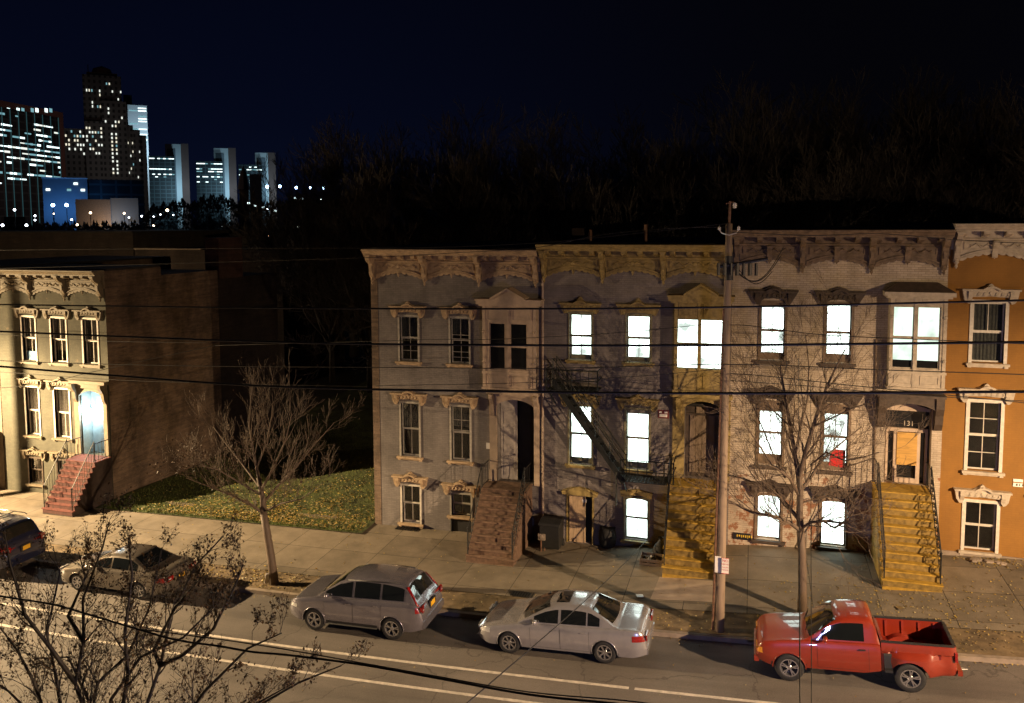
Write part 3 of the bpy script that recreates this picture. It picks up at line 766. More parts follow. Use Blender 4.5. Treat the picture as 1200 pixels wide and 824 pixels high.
# basement door with its hood, boarded with pale planks
q = MB(); q.box(dA[0]+.02, lerp(dA[0], dA[1], .70), YF+.08, YF+.13, dA[2]-.05, dA[3]-.03)
d = q.build('basement_door', M['plank'], r)
q = MB(); q.box(dA[0]+.52, dA[0]+.68, YF+.07, YF+.079, dA[3]-.34, dA[3]-.22); q.build('notice', M['white_sign'], d)
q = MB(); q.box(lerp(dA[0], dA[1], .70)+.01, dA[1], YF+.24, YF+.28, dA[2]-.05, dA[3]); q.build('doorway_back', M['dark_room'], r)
q = MB(); q.box(dA[0]-.07, dA[0], YF-.03, YF+.1, dA[2], dA[3]); q.box(dA[1], dA[1]+.07, YF-.03, YF+.1, dA[2], dA[3])
q.prism([(dA[0]-.2,dA[3]-.02),(dA[1]+.2,dA[3]-.02),(dA[1]+.24,dA[3]+.10),(dA[1]-.1,dA[3]+.24),((dA[0]+dA[1])/2,dA[3]+.30),(dA[0]+.1,dA[3]+.24),(dA[0]-.24,dA[3]+.10)], YF-.16, YF+.01)
q.build('door_hood', M['trim_mustard'], r)
oriel(r, X(787,400)+.13, B23-.12, Z(820,458,YF-.4), Z(820,353,YF-.4), Z(820,343,YF-.6), .42, 'trim_mustard', [(X(794.5,400,YF-.42), X(817,400,YF-.42)), (X(822,400,YF-.42), X(845.5,400,YF-.42))], Z(820,433,YF-.42), Z(820,374,YF-.42), True, fm='olive_wood')
surround(r, Bdoor[0], Bdoor[1], Bdoor[2], Bdoor[3], 'trim_mustard', Z(823, 461), w=.42)
q = MB(); xa, xb = X(808,520,YF+.4), X(837,520,YF+.4); n = 4
for k in range(n):
    a, b = lerp(xa, xb, k/n)+.006, lerp(xa, xb, (k+1)/n)-.006
    q.box(a, b, YF+.40, YF+.43, Bdoor[2]+.15, Bdoor[3]-.55-(.0 if k in (0,3) else -.25))
d = q.build('boarded_door', M['plank_dark'], r)
q = MB(); q.box(Bdoor[0]+.01, Bdoor[1]-.01, YF+.45, YF+.49, Bdoor[2], Bdoor[3])
q.box(Bdoor[0]+.01, Bdoor[1]-.01, YF+.36, YF+.44, Bdoor[3]-.62, Bdoor[3]-.55); q.box(Bdoor[0]+.01, Bdoor[0]+.12, YF+.36, YF+.44, Bdoor[2], Bdoor[3]-.63); q.box(Bdoor[1]-.12, Bdoor[1]-.01, YF+.36, YF+.44, Bdoor[2], Bdoor[3]-.63)
q.build('door_frame', M['trim_brown'], r)
stoop(r, -2.74, -1.00, Bdoor[2], 26.20, 10, 'yellow_steps', curls=(0,1), rails=('l','r'))
for vx, vh in ((-6.0,.5),(-3.9,.7),(-2.2,.35)):
    q = MB(); q.tube([(vx,YF+1.2,zt-.1),(vx,YF+1.2,zt+vh)], .06, 8); q.build('vent_pipe', M['rust'], r)
q = MB(); q.box(B12+.1, B12+.6, YF+5, YF+6, zt-.1, zt+.55); q.build('chimney', M['brick_dark'], r)
# small sign beside the door
q = MB(); sx, sz = X(774.5,484), Z(777,484); q.box(X(771.5,484), X(784,484), YF-.03, YF-.004, Z(777,490), Z(777,480.5)); sg = q.build('wall_sign', M['sign_maroon'], r)
q = MB(); q.box(X(773,484), X(782,484), YF-.036, YF-.031, Z(777,488.5), Z(777,485)); q.box(X(772.5,484), X(775.5,484), YF-.036, YF-.031, Z(777,484), Z(777,482)); q.box(X(778.5,484), X(782.5,484), YF-.036, YF-.031, Z(777,484), Z(777,482)); q.build('sign_face', M['white_sign'], sg)
# fire escape (a fixed part of this house)
FY0, FY1 = YF-.95, YF-.06
fe = MB(); s = .02
def PZ(u, v): p = at(u, v, FY0); return p.x, p.z
ux0, uz = PZ(640, 452); ux1, _ = PZ(700, 452); uz = PZ(670, 458)[1]; uz2 = PZ(670, 434)[1]
lx0, lz = PZ(727, 565); lx1, _ = PZ(789, 565); lz = PZ(758, 566)[1]; lz2 = PZ(758, 541)[1]
def platform(m, xa, xb, z, zr, gapa=None):
    for k in range(8): yy = lerp(FY0, FY1, k/7); m.box(xa, xb, yy-.012, yy+.012, z-.03, z)
    for k in range(int((xb-xa)/.12)+1): xx = xa+k*.12; m.box(xx-.006, xx+.006, FY0+.013, FY1-.013, z-.025, z-.005)
    for yy in (FY0,): 
        for zz in (zr, (z+zr)/2): m.tube([(xa,yy,zz),(xb,yy,zz)], .021, 5)
        for k in range(7): xx = lerp(xa, xb, k/6); m.tube([(xx,yy,z),(xx,yy,zr)], .014 if k % 6 else .028, 5)
    for xx in (xa, xb):
        if gapa == xx: continue
        for zz in (zr, (z+zr)/2): m.tube([(xx,FY0,zz),(xx,FY1,zz)], .022, 5)
    for xx in (xa+.1, xb-.1): m.tube([(xx,FY1,z-.7),(xx,FY0+.05,z-.03)], .022, 5)
platform(fe, ux0, ux1, uz, uz2); fe.build('fire_escape_platform', M['green_iron'], r)['label'] = 'upper fire escape platform below the second-floor window'
fe = MB(); platform(fe, lx0, lx1, lz, lz2, lx0)
xx, zz = PZ(722, 575); fe.tube([(lx0-.15,FY0,lz+.3),(lx0-.15,FY0,lz-.95)], .03, 6)
fe.build('fire_escape_platform', M['green_iron'], r)['label'] = 'lower fire escape platform beside the yellow stoop'
fe = MB(); a = PZ(648, 447); b = PZ(731, 566); W0, W1 = FY0+.02, FY0+.55
for yy in (W0, W1): fe.obox((a[0],yy,a[1]), (b[0],yy,b[1]), .016, .20)
n = 13
for k in range(n):
    t = (k+.5)/n; fe.box(lerp(a[0],b[0],t)-.10, lerp(a[0],b[0],t)+.10, W0+.006, W1-.006, lerp(a[1],b[1],t)-.01, lerp(a[1],b[1],t)+.01)
for yy in (W0, W1):
    for h in (.45, .85): fe.tube([(a[0],yy,a[1]+h),(b[0],yy,b[1]+h)], .022, 5)
    for k in range(6): t = k/5; fe.tube([(lerp(a[0],b[0],t),yy,lerp(a[1],b[1],t)),(lerp(a[0],b[0],t),yy,lerp(a[1],b[1],t)+.85)], .015, 5)
fe.tube([(a[0],W0,a[1]+.85),(a[0]-.05,W0,a[1]-.2)], .021, 5)
fe.build('fire_escape_stair', M['green_iron'], r)
q = MB(); xx = X(640.5, 420); q.tube([(B12+.12,YF-.08,zt-1.3),(B12+.12,YF-.08,.4)], .045, 8); q.build('downpipe', M['trim_peach'], r)
finish(r)

# ---- house C : cream peeling brick with dark brown trim
r = house('row_house', 'peeling cream brick house with dark brown trim, plywood door and lit windows', B23)
zt = 11.66
A2 = (.27,1.07,7.142,9.133); B2 = (2.40,3.20,7.142,9.133); A1 = (.27,1.07,3.40,5.636); B1 = (2.40,3.20,3.40,5.636); A0 = (.27,1.07,.70,2.302); B0 = (2.40,3.20,.70,2.302)
Cd = (X(1037,520), X(1091.5,520), Z(1063,569), Z(1063,474))
shell(r, B23, B34, -1, zt-.05, YF, YF+13, [A2,B2,A1,B1,A0,B0,(*Cd,.6)], M['brick_cream'], M['brick_raw'])
roofpart(r, B23, B34, YF, YF+13, zt-.04)
cornice(r, B23+.02, B34-.03, zt, 'trim_umber', mid_br=True, mods=11, depth=1.38)
window(r, *A2, fm='trim_umber', pane='lit', hstyle='dark', hm='trim_brown', strip=.24, stripm='trim_umber', top_strip=.16)
window(r, *B2, fm='trim_umber', pane='lit', hstyle='dark', hm='trim_brown', strip=.28, stripm='trim_umber')
window(r, *A1, fm='trim_umber', pane='lit', hstyle='dark', hm='trim_brown', strip=.36, stripm='trim_umber', top_strip=.34)
w = window(r, *B1, fm='trim_umber', pane='lit', hstyle='dark', hm='trim_brown', strip=.24, stripm='trim_umber', top_strip=.30, label='lit window with a bright red banner leaning in its lower corner')
q = MB(); q.prism([(2.62,3.52),(3.14,3.46),(3.14,4.08),(2.80,4.10),(2.64,4.02)], YF+.128, YF+.138); rf = q.build('red_banner', None or M['red_sign'], w)
window(r, *A0, fm='trim_umber', pane='lit', hstyle='dark', hm='trim_brown', arch=.07, strip=.0)
window(r, *B0, fm='trim_umber', pane='lit', hstyle='dark', hm='trim_brown', arch=.07, strip=.0)
oriel(r, X(1036,400)+.10, B34-.06, Z(1070,454,YF-.4), Z(1070,347,YF-.4), Z(1070,331,YF-.3), .42, 'trim_bone', [(X(1046,400,YF-.42), X(1069,400,YF-.42)), (X(1076,400,YF-.42), X(1100,400,YF-.42))], Z(1070,432.6,YF-.42), Z(1070,359,YF-.42), True, roof='hip', roofm='trim_brown', strip=.28, paneMat='lit_dim')
m = MB(); hz = Z(1063,459)
m.box(Cd[0]-.35, Cd[1]+.30, YF-.50, YF, hz-.10, hz); 
n = 14; arc = [(lerp(Cd[0]-.05, Cd[1]+.05, i/n), Cd[3]-.12+.22*math.sin(math.pi*i/n)**.7) for i in range(n+1)]
m.strip([(x, hz-.102) for x, z in arc], arc, YF-.40, YF-.004)
for x in (Cd[0]-.16, Cd[1]+.14):
    m.yprism([(YF-.48,hz-.102),(YF-.46,hz-.45),(YF-.34,hz-.70),(YF-.28,hz-1.0),(YF-.16,hz-1.22),(YF-.001,hz-1.25),(YF-.001,hz-.102)], x-.12, x+.12)
m.build('door_hood', M['trim_brown'], r)
m = MB(); fx0, fx1 = X(1038,520,YF+.3), X(1087,520,YF+.3); ft = Z(1063,502,YF+.3)
m.prism([(Cd[0]+.02,ft+.62),(Cd[1]-.02,ft+.62),(Cd[1]-.02,ft+.70),((Cd[0]+Cd[1])/2,ft+.90),(Cd[0]+.02,ft+.70)], YF+.20, YF+.28)
m.box(fx0, fx1, YF+.30, YF+.42, ft-.12, ft); m.box(fx0, fx0+.07, YF+.30, YF+.42, Cd[2], ft-.121); m.box(fx0+.24, fx0+.36, YF+.30, YF+.42, Cd[2], ft-.121)
m.box(fx1-.34, fx1-.22, YF+.30, YF+.42, Cd[2], ft-.121); m.box(fx1-.07, fx1, YF+.30, YF+.42, Cd[2], ft-.121); m.box(fx0+.36, fx1-.34, YF+.31, YF+.40, Cd[2], Cd[2]+.16)
m.build('door_frame', M['trim_peach'], r)
m = MB(); m.box(Cd[0]+.01, Cd[1]-.01, YF+.45, YF+.49, Cd[2], Cd[3]); m.build('doorway_back', M['dark_glass'], r)
m = MB(); m.box(fx0+.34, fx1-.32, YF+.27, YF+.298, Cd[2]+.62, ft-.14); m.build('boarded_door', M['plywood'], r)
# house number on the transom
def text(s, x, y, z, size, mat, parent, name, rot=(math.pi/2, 0, 0), align='CENTER', ext=.004):
    c = bpy.data.curves.new(name, 'FONT'); c.body = s; c.size = size; c.extrude = ext; c.align_x = align; c.align_y = 'CENTER'
    o = bpy.data.objects.new(name, c); COL.objects.link(o)
    dg = bpy.context.evaluated_depsgraph_get(); me = bpy.data.meshes.new_from_object(o.evaluated_get(dg)); bpy.data.objects.remove(o)
    me.materials.clear(); me.materials.append(mat)
    q = bpy.data.objects.new(name, me); COL.objects.link(q); q.rotation_euler = rot; q.location = (x, y, z)
    return q
t_ = text('131', X(1064.5,498,YF+.44), YF+.44, ft+.13, .24, M['trim_bone'], r, 'house_number'); t_.parent = r; t_.location = Vector(t_.location)-Vector(r.location)
stoop(r, 3.995, 5.66, Cd[2], 26.15, 11, 'yellow_steps', curls=(0,1))
q = MB(); q.tube([(X(1025,450),YF-.06,8.0),(X(1026,560),YF-.06,1.2)], .025, 6); q.build('conduit', M['trim_umber'], r)
q = MB(); q.box(X(993,600),X(996,600),YF-.12,YF-.002,Z(994,606),Z(994,598)); q.build('meter_box', M['white_sign'], r)
finish(r)

# ---- house D : orange painted house at the right edge
r = house('row_house', 'orange painted house with white window frames at the right end of the row', B34)
ztD = Z(1121, 262, YF-.7)
wins = [(6.84,7.75,7.355,9.297),(6.84,7.75,3.78,6.053),(6.84,7.75,1.075,2.70)]
wins2 = [(a+2.15,b+2.15,c,d) for a, b, c, d in wins]
shell(r, B34, B34+6.9, -1, ztD-.05, YF, YF+13, wins+wins2, M['stucco_orange'], M['brick_raw'])
roofpart(r, B34, B34+6.9, YF, YF+13, ztD-.04)
cornice(r, B34+.08, B34+6.9, ztD, 'trim_bone', mid_br=True, mods=11)
window(r, *wins[0], fm='white_wood', hm='trim_bone', bars=(1,0), curtain=('curtain', wins[0][2]), case=.10)
window(r, *wins[1], fm='white_wood', hm='trim_bone', bars=(1,1,.25,.75), case=.10); window(r, *wins[2], fm='white_wood', hm='trim_bone', bars=(1,1), case=.10)
for wv_ in wins2: window(r, *wv_, fm='white_wood', hm='trim_bone', bars=(1,1), case=.10)
q = MB(); x0_, x1_ = X(1187,565), X(1198.5,565)
q.box(x0_, x1_, YF-.03, YF-.002, Z(1192,570.2), Z(1192,566)); q.box(x0_, x1_, YF-.03, YF-.002, Z(1192,564.6), Z(1192,561.3)); ns = q.build('wall_notice', M['white_sign'], r)
q = MB(); zz = Z(1192,568)
for k, w_ in enumerate((.05,.03,.03,.05)): q.box(x0_+.08+k*.09, x0_+.08+k*.09+w_, YF-.034, YF-.0305, zz-.03, zz+.03)
q.build('notice_marks', M['black_sign'], ns)
q = MB(); q.box(B34+.02, B34+6.8, YF-.06, YF-.001, fz(7)-.5, fz(7)+.10); q.build('plinth', M['kerbstone'], r)
finish(r)

# ---- house E : green-grey house across the lawn, porch lamp lit
r = house('row_house', 'pale green brick house with red steps and a lit porch lamp, left of the lawn', -34.4)
x0, x1 = -34.4, -27.98; zt = 9.90
cols = [(-32.89,-32.11),(-31.16,-30.30),(-29.31,-28.50)]
w2 = [(a, b, 5.574, 7.641) for a, b in cols]; w1 = [(a, b, 2.004, 4.304) for a, b in cols[:2]]
w0 = [(cols[0][0], cols[0][1], -.35, Z(40,537)), (cols[1][0], cols[1][1], -.3, Z(76,540))]
Ed = (X(95.5,500), X(123.5,500), Z(110,534), Z(110,458))
shell(r, x0, x1, -1.5, zt-.05, YF, YF+3.6, w2+w1+w0+[(*Ed,.7)], M['brick_green'], M['brick_raw'])
s = MB(); s.box(x0, x1+.003, YF+3.6, YF+7.9, -1.5, zt-.45); s.build('rear_wall', M['brick_raw'], r)
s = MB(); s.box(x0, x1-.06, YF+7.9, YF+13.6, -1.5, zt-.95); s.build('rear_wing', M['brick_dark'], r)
s = MB(); s.box(-28.9, x1-.02, YF+8.1, YF+10.2, zt-.96, zt+1.3); s.build('chimney', M['brick_chimney'], r)
roofpart(r, x0, x1, YF, YF+3.6, zt-.04)
cornice(r, x0+.05, x1-.05, zt, 'trim_cream', mods=12)
for i, wv_ in enumerate(w2):
    window(r, *wv_, fm='white_wood', hm='trim_cream', bars=(1,1), curtain=('curtain_pink', 6.1 if i < 2 else wv_[2]), stripm='blind_blue', strip=.42 if i == 0 else 0)
for wv_ in w1: window(r, *wv_, fm='white_wood', hm='trim_cream', bars=(0,1), curtain='curtain_pink')
for wv_ in w0: window(r, *wv_, fm='trim_brown', hm='trim_cream', hstyle='ornate', bars=(1,1), curtain='curtain_pink')
surround(r, Ed[0], Ed[1], Ed[2], Ed[3], 'trim_cream', Z(110,446))
q = MB(); dx0 = lerp(Ed[0], Ed[1], .35); q.box(dx0, Ed[1]-.03, YF+.55, YF+.6, Ed[2], Ed[3]-.35)
for a, b in ((.15,.9),(1.05,2.0)): q.box(dx0+.1, Ed[1]-.12, YF+.53, YF+.549, Ed[2]+a, Ed[2]+b)
q.build('door', M['teal_door'], r)
q = MB(); q.box(Ed[0]+.01, Ed[1]-.01, YF+.62, YF+.66, Ed[2], Ed[3]); q.build('doorway_back', M['teal_door'], r)
q = MB(); q.box(Ed[0]+.01, Ed[0]+.03, YF+.05, YF+.6, Ed[2], Ed[3]); q.build('door_reveal', M['teal_door'], r)
lx, lz = X(106.5,481,YF+.35), Z(106.5,481,YF+.35)
q = MB(); q.lathe([(0,-.11),(.07,-.07),(.09,0),(.07,.08),(.0,.11)], (lx, YF+.35, lz), 'z', 12); pl = q.build('porch_lamp', M['door_lamp'], r)
q = MB(); q.lathe([(.02,.3),(.03,.16),(.10,.12),(.10,.10)], (lx, YF+.35, lz), 'z', 12); q.build('lamp_cap', M['iron'], pl)
stoop(r, -29.66, -28.02, Ed[2], 26.6, 10, 'red_steps', curls=(0,0), sidem='stoop_dark')
finish(r)
# ---- house F : sliver of the neighbour at the left edge
r = house('row_house', 'warm lit neighbour house cut by the left edge, with a red brick lower front', -41)
F1 = (-36.4,-35.5,2.0,4.3); F2 = (-36.4,-35.5,5.57,7.6)
shell(r, -41, -34.45, -1.5, 9.9, YF, YF+12, [F1,F2], M['trim_cream'], M['brick_raw'])
roofpart(r, -41, -34.45, YF, YF+12, 9.9)
cornice(r, -41, -34.5, 9.93, 'trim_cream')
for wv_ in (F1, F2): window(r, *wv_, fm='white_wood', hm='trim_cream', curtain='curtain')
q = MB(); q.box(-35.35, -34.9, YF-.30, YF-.01, .8, 5.0); q.build('red_pier', M['brick_red'], r)
q = MB(); q.box(-35.25, -34.75, YF-.6, YF-.31, -1, 2.2); q.build('planter_wall', M['brick_red'], r)
finish(r)
# ---- darker buildings behind house E
r = empty('flat_roof_building', (-62, 60, 0)); tag(r, 'black flat roofed building rising just behind the pale green house', 'building')
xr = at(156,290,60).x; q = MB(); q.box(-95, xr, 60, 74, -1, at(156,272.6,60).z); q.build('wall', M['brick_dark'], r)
q = MB(); q.box(-95.2, xr+.1, 59.8, 74.2, at(156,272.6,60).z, at(156,272.6,60).z+.12); q.build('roof', M['tar'], r)
finish(r)
r = empty('back_building', (-45, 56, 0)); tag(r, 'low brick building with a pale parapet line behind the raw brick side wall', 'building')
xa, xb, zz = at(158,292,56).x, at(330,292,56).x, at(200,292,56).z
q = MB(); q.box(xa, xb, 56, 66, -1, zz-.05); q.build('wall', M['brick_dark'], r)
q = MB(); q.box(xa-.05, at(236,292,56).x, 55.9, 56.3, zz-.048, zz+.07); q.build('parapet_coping', M['kerbstone'], r); finish(r)

# ------------------------------------------------------------------ cars
class Car:
    def __init__(s, Lc, W, zlow, hood, green, plan_f=.16, plan_r=.12, tumble=.30, taperf=.55, taperr=.45):
        s.L, s.W, s.zl, s.hood, s.green, s.pf, s.pr, s.tu, s.tf, s.tr = Lc, W, zlow, hood, green, plan_f, plan_r, tumble, taperf, taperr
    def sm(s, x, pts):
        # smooth interpolation by averaging
        return (pw(x-.05, pts)+pw(x+.05, pts)+pw(x, pts)*2)/4
    def w(s, x):
        h = s.W/2
        if x < s.tf: h *= 1-s.pf*(1-x/s.tf)**2.2
        if x > s.L-s.tr: h *= 1-s.pr*(1-(s.L-x)/s.tr)**2.2
        return h
    def zb(s, x): return s.sm(x, s.hood)
    def zg(s, x):
        if x <= s.green[0][0] or x >= s.green[-1][0]: return s.zb(x)
        return max(s.zb(x), s.sm(x, s.green))
    def sec(s, x):
        w, zb = s.w(x), s.zb(x); h = s.zg(x)-zb; zl = s.zl+ (.10*max(0, 1-x/.35)) + .08*max(0, 1-(s.L-x)/.4)
        t = s.tu
        return [(0, zl), (w-.14, zl), (w-.04, zl+.04), (w-.012, zl+.16), (w, lerp(zl, zb, .48)), (w-.012, zb-.17), (w-.03, zb-.07), (w-.065, zb-.015), (w-.11, zb),
                (w-.12-t*.42*h, zb+.45*h), (w-.13-t*.85*h, zb+.84*h), (w-.18-t*h, zb+.955*h), (w-.30-t*h, zb+h+.0), ((w-.2-t*h)*.5, zb+h+.022), (0, zb+h+.032)]
    def ys(s, x, z):
        p = s.sec(x)
        for (a, b), (c, d) in zip(p[2:], p[3:]):
            if b <= z <= d and d > b: return a+(c-a)*(z-b)/(d-b)
        return p[4][0]
    def zt(s, x, y):
        p = s.sec(x)[8:][::-1]; y = abs(y)
        for (a, b), (c, d) in zip(p, p[1:]):
            if a <= y <= c and c > a: return b+(d-b)*(y-a)/(c-a)
        return p[-1][1]
    def body(s, step=.045):
        xs = frange(0, s.L, step); mb = MB(); k = len(s.sec(1))
        for x in xs:
            p = s.sec(x)
            for y, z in p: mb.v.append((x, -y, z))
            for y, z in p[1:-1][::-1]: mb.v.append((x, y, z))
        n = 2*k-2
        for i in range(len(xs)-1):
            for j in range(n):
                j2 = (j+1) % n; mb.f.append((i*n+j, (i+1)*n+j, (i+1)*n+j2, i*n+j2)); mb.m.append(0)
        mb.f.append(tuple(reversed(range(n))) if False else tuple(range(n))); mb.m.append(0)
        o = (len(xs)-1)*n; mb.f.append(tuple(reversed([o+j for j in range(n)]))); mb.m.append(0)
        return mb
    def sidepatch(s, mb, xs, lo, hi, off, side, nz=6):
        """patch that follows the side between lo(x) and hi(x)"""
        base = len(mb.v)
        for x in xs:
            for j in range(nz+1):
                z = lerp(lo(x), hi(x), j/nz); mb.v.append((x, side*(s.ys(x, z)+off), z))
        for i in range(len(xs)-1):
            for j in range(nz):
                a = base+i*(nz+1)+j; f = (a, a+nz+1, a+nz+2, a+1)
                mb.f.append(f if side < 0 else f[::-1]); mb.m.append(mb.cur)
    def toppatch(s, mb, x0, x1, hw0, hw1, off, ny=12, nx=8, edge=0):
        base = len(mb.v)
        for i in range(nx+1):
            x = lerp(x0, x1, i/nx); hw = lerp(hw0, hw1, i/nx)
            for j in range(ny+1):
                y = lerp(-hw, hw, j/ny); xx = x+edge*(y/hw)**2; mb.v.append((xx, y, s.zt(xx, y)+off))
        for i in range(nx):
            for j in range(ny):
                a = base+i*(ny+1)+j; mb.f.append((a, a+ny+1, a+ny+2, a+1)); mb.m.append(mb.cur)
def solidify(o, t):
    m = o.modifiers.new('s', 'SOLIDIFY'); m.thickness = t; m.offset = -1
def boolean_cut(o, cutters):
    for c in cutters:
        m = o.modifiers.new('b', 'BOOLEAN'); m.operation = 'DIFFERENCE'; m.solver = 'EXACT'; m.object = c
    dg = bpy.context.evaluated_depsgraph_get(); me = bpy.data.meshes.new_from_object(o.evaluated_get(dg))
    o.modifiers.clear(); old = o.data; o.data = me; me.name = o.name
    for c in cutters: bpy.data.objects.remove(c)
def wheel(root, x, y, r, wd, side, spokes, rimr, name='wheel', style=0):
    m = MB()
    prof = [(rimr, wd/2-.005),(rimr+.02, wd/2+.004),(r-.035, wd/2),(r-.010, wd/2-.02),(r, wd/2-.05),(r, -wd/2+.05),(r-.010,-wd/2+.02),(r-.035,-wd/2),(rimr,-wd/2)]
    if side < 0: prof = [(a, -b) for a, b in prof][::-1]
    prof = prof
    m.lathe(prof[::-1] if side > 0 else prof[::-1], (0,0,0), 'y', 36)
    o = m.build(name, M['rubber'], root, True, (x, y, r), angle=40)
    q = MB(); yo = side*(wd/2-.02)
    q.lathe([(rimr+.004, -side*.0+yo+side*.012),(rimr-.03, yo+side*.012),(rimr-.05, yo-side*.05),(rimr-.05, yo-side*.12)], (0,0,0), 'y', 36)
    q.lathe([(0, yo-side*.0),(.05, yo),(.07, yo-side*.02)], (0,0,0), 'y', 14)
    for k in range(spokes):
        a = 2*math.pi*k/spokes+.2
        for da in ((-.16,.16) if style else (0,)):
            c0, s0 = math.cos(a), math.sin(a); c1, s1 = math.cos(a+da), math.sin(a+da)
            q.obox((.045*c0, yo-side*.012, .045*s0), ((rimr-.02)*c1, yo-side*.004, (rimr-.02)*s1), .045 if not style else .032, .03, up=(0,1,0))
    rim = q.build('rim', M['alloy'], o, True, angle=30)
    q = MB(); q.lathe([(rimr-.04, yo-side*.10),(.0, yo-side*.10)], (0,0,0), 'y', 24); q.build('brake_disc', M['iron'], o)
    return o
def make_car(name, label, cat, spec, paint, wx, wr, rimr, wins, wsx, rwx, x, y, doors, seam=True, spokes=5, style=0, lamp=None, taill=None, plate=None, mirror=None, wbottom=.035, wtop=.06, cab_cut=None, group='cars parked along the kerb'):
    c = spec; cz = rz(x+c.L/2)+.012
    pitch = -(rz(x+c.L)-rz(x))/c.L
    root = empty(name, (x, y, 0)); tag(root, label, cat, group)
    bo = c.body().build('body', [M[paint], M['black_plastic']], root, True)
    cuts = []
    bpy.context.view_layer.update()
    for w_ in wx:
        for sd in (-1, 1):
            k = MB(); yy = sd*(c.W/2); k.lathe([(0,-.27),(wr+.042,-.27),(wr+.042,.27),(0,.27)], (w_, yy, wr), 'y', 32)
            # close the cylinder: weld poles
            me = bpy.data.meshes.new('cut'); me.from_pydata(k.v, [], k.f)
            import bmesh
            bm = bmesh.new(); bm.from_mesh(me); bmesh.ops.remove_doubles(bm, verts=bm.verts, dist=1e-5); bmesh.ops.dissolve_degenerate(bm, edges=bm.edges, dist=1e-6); bmesh.ops.recalc_face_normals(bm, faces=bm.faces); bm.to_mesh(me); bm.free()
            co = bpy.data.objects.new('cut', me); COL.objects.link(co); co.parent = root; cuts.append(co)
    if cab_cut:
        k = MB(); k.box(*cab_cut); co = k.build('cut', M['black_plastic'], root); cuts.append(co)
    bm = bmesh.new(); bm.from_mesh(bo.data); bmesh.ops.remove_doubles(bm, verts=bm.verts, dist=1e-4); bmesh.ops.recalc_face_normals(bm, faces=bm.faces); bm.to_mesh(bo.data); bm.free()
    boolean_cut(bo, cuts)
    me = bo.data
    if len(me.materials) < 2:
        me.materials.clear(); me.materials.append(M[paint]); me.materials.append(M['black_plastic'])
    for p in me.polygons:
        ctr = p.center; idx = 0
        for w_ in wx:
            d = math.hypot(ctr.x-w_, ctr.z-wr)
            if d < wr+.058 and (abs(ctr.y) < c.W/2-.02 or d < wr+.04) and abs(ctr.y) > c.W/2-.30: idx = 1
        if ctr.z < c.zl+.02 and abs(p.normal.z) > .7: idx = 1
        p.material_index = idx
    me.polygons.foreach_set('use_smooth', [True]*len(me.polygons)); me.set_sharp_from_angle(angle=R(32))
    # arch lips
    q = MB()
    for w_ in wx:
        for sd in (-1, 1):
            pts = []
            for k in range(17):
                a = math.pi*(-.06+1.12*k/16); px, pz = w_+(wr+.042)*math.cos(a), wr+(wr+.042)*math.sin(a)
                if pz > c.zl: pts.append((px, sd*(c.ys(px, pz)+.001), pz))
            q = MB(); q.tube(pts, .014, 5); q.build('wheel_arch_trim', M[paint], root, True)
    # glass
    sides = (-1, 1)
    for sd in sides:
        for (a, b) in wins:
            xs = frange(a, b, .04); q = MB()
            lo = lambda xx: c.zb(xx)+wbottom
            hi = lambda xx: max(lo(xx)+.01, c.zb(xx)+.84*(c.zg(xx)-c.zb(xx))-wtop*.2)
            xs = [xx for xx in xs if hi(xx)-lo(xx) > .015]
            c.sidepatch(q, xs, lo, hi, .007, sd, 4)
            q.build('side_window', M['car_glass'], root, True)
    if wsx:
        q = MB(); c.toppatch(q, wsx[0], wsx[1], wsx[2], wsx[3], .008, edge=wsx[4] if len(wsx) > 4 else .0); q.build('windshield', M['car_glass'], root, True)
        q = MB(); zc = c.zb(wsx[0])
        for yy in (-.35, .25): q.tube([(wsx[0]-.03,yy,c.zt(wsx[0]-.03,yy)+.02),(wsx[0]+.10,yy+.5,c.zt(wsx[0]+.10,min(.7,yy+.5))+.022)], .008, 4)
        q.build('wiper', M['black_plastic'], root)
    if rwx: q = MB(); c.toppatch(q, rwx[0], rwx[1], rwx[2], rwx[3], .008, edge=rwx[4] if len(rwx) > 4 else 0); q.build('rear_window', M['car_glass'], root, True)
    # doors: raised skins over a dark gap
    for sd in sides:
        for (a, b) in doors:
            xs = frange(a, b, .05); g = MB(); gx = frange(a-.008, b+.008, .05)
            c.sidepatch(g, gx, lambda xx: c.zl+.10, lambda xx: c.zb(xx)-.002, .003, sd, 7); g.build('door_gap', M['black_plastic'], root, True)
            q = MB(); c.sidepatch(q, xs, lambda xx: c.zl+.11, lambda xx: c.zb(xx)-.008, .007, sd, 7); d = q.build('door', M[paint], root, True)
            q = MB(); hx = b-.22; hz = c.zb(hx)-.13
            q.obox((hx, sd*(c.ys(hx,hz)+.03), hz), (hx+.15, sd*(c.ys(hx+.15,hz)+.03), hz+.005), .025, .03); q.build('handle', M[paint] if paint != 'paint_red' else M['black_plastic'], d)
    for sd in sides:
        mx = mirror or (doors[0][0]+.12); mz = c.zb(mx)+.10
        q = MB(); yy = c.ys(mx, mz-.06); q.lathe([(0,-.07),(.06,-.055),(.075,0),(.06,.03),(0,.035)], (0,0,0), 'z', 10)
        q.v = [(mx+v[0]*.8, sd*(yy+.12)+v[1]*1.5, mz+v[2]*1.1) for v in q.v]; q.obox((mx,sd*(yy-.01),mz-.04),(mx,sd*(yy+.08),mz-.02),.05,.03)
        q.build('side_mirror', M[paint], root, True)
    for sd in sides:
        for i, w_ in enumerate(wx): wheel(root, w_, sd*(c.W/2-.12), wr, .21, sd, spokes, rimr, style=style)
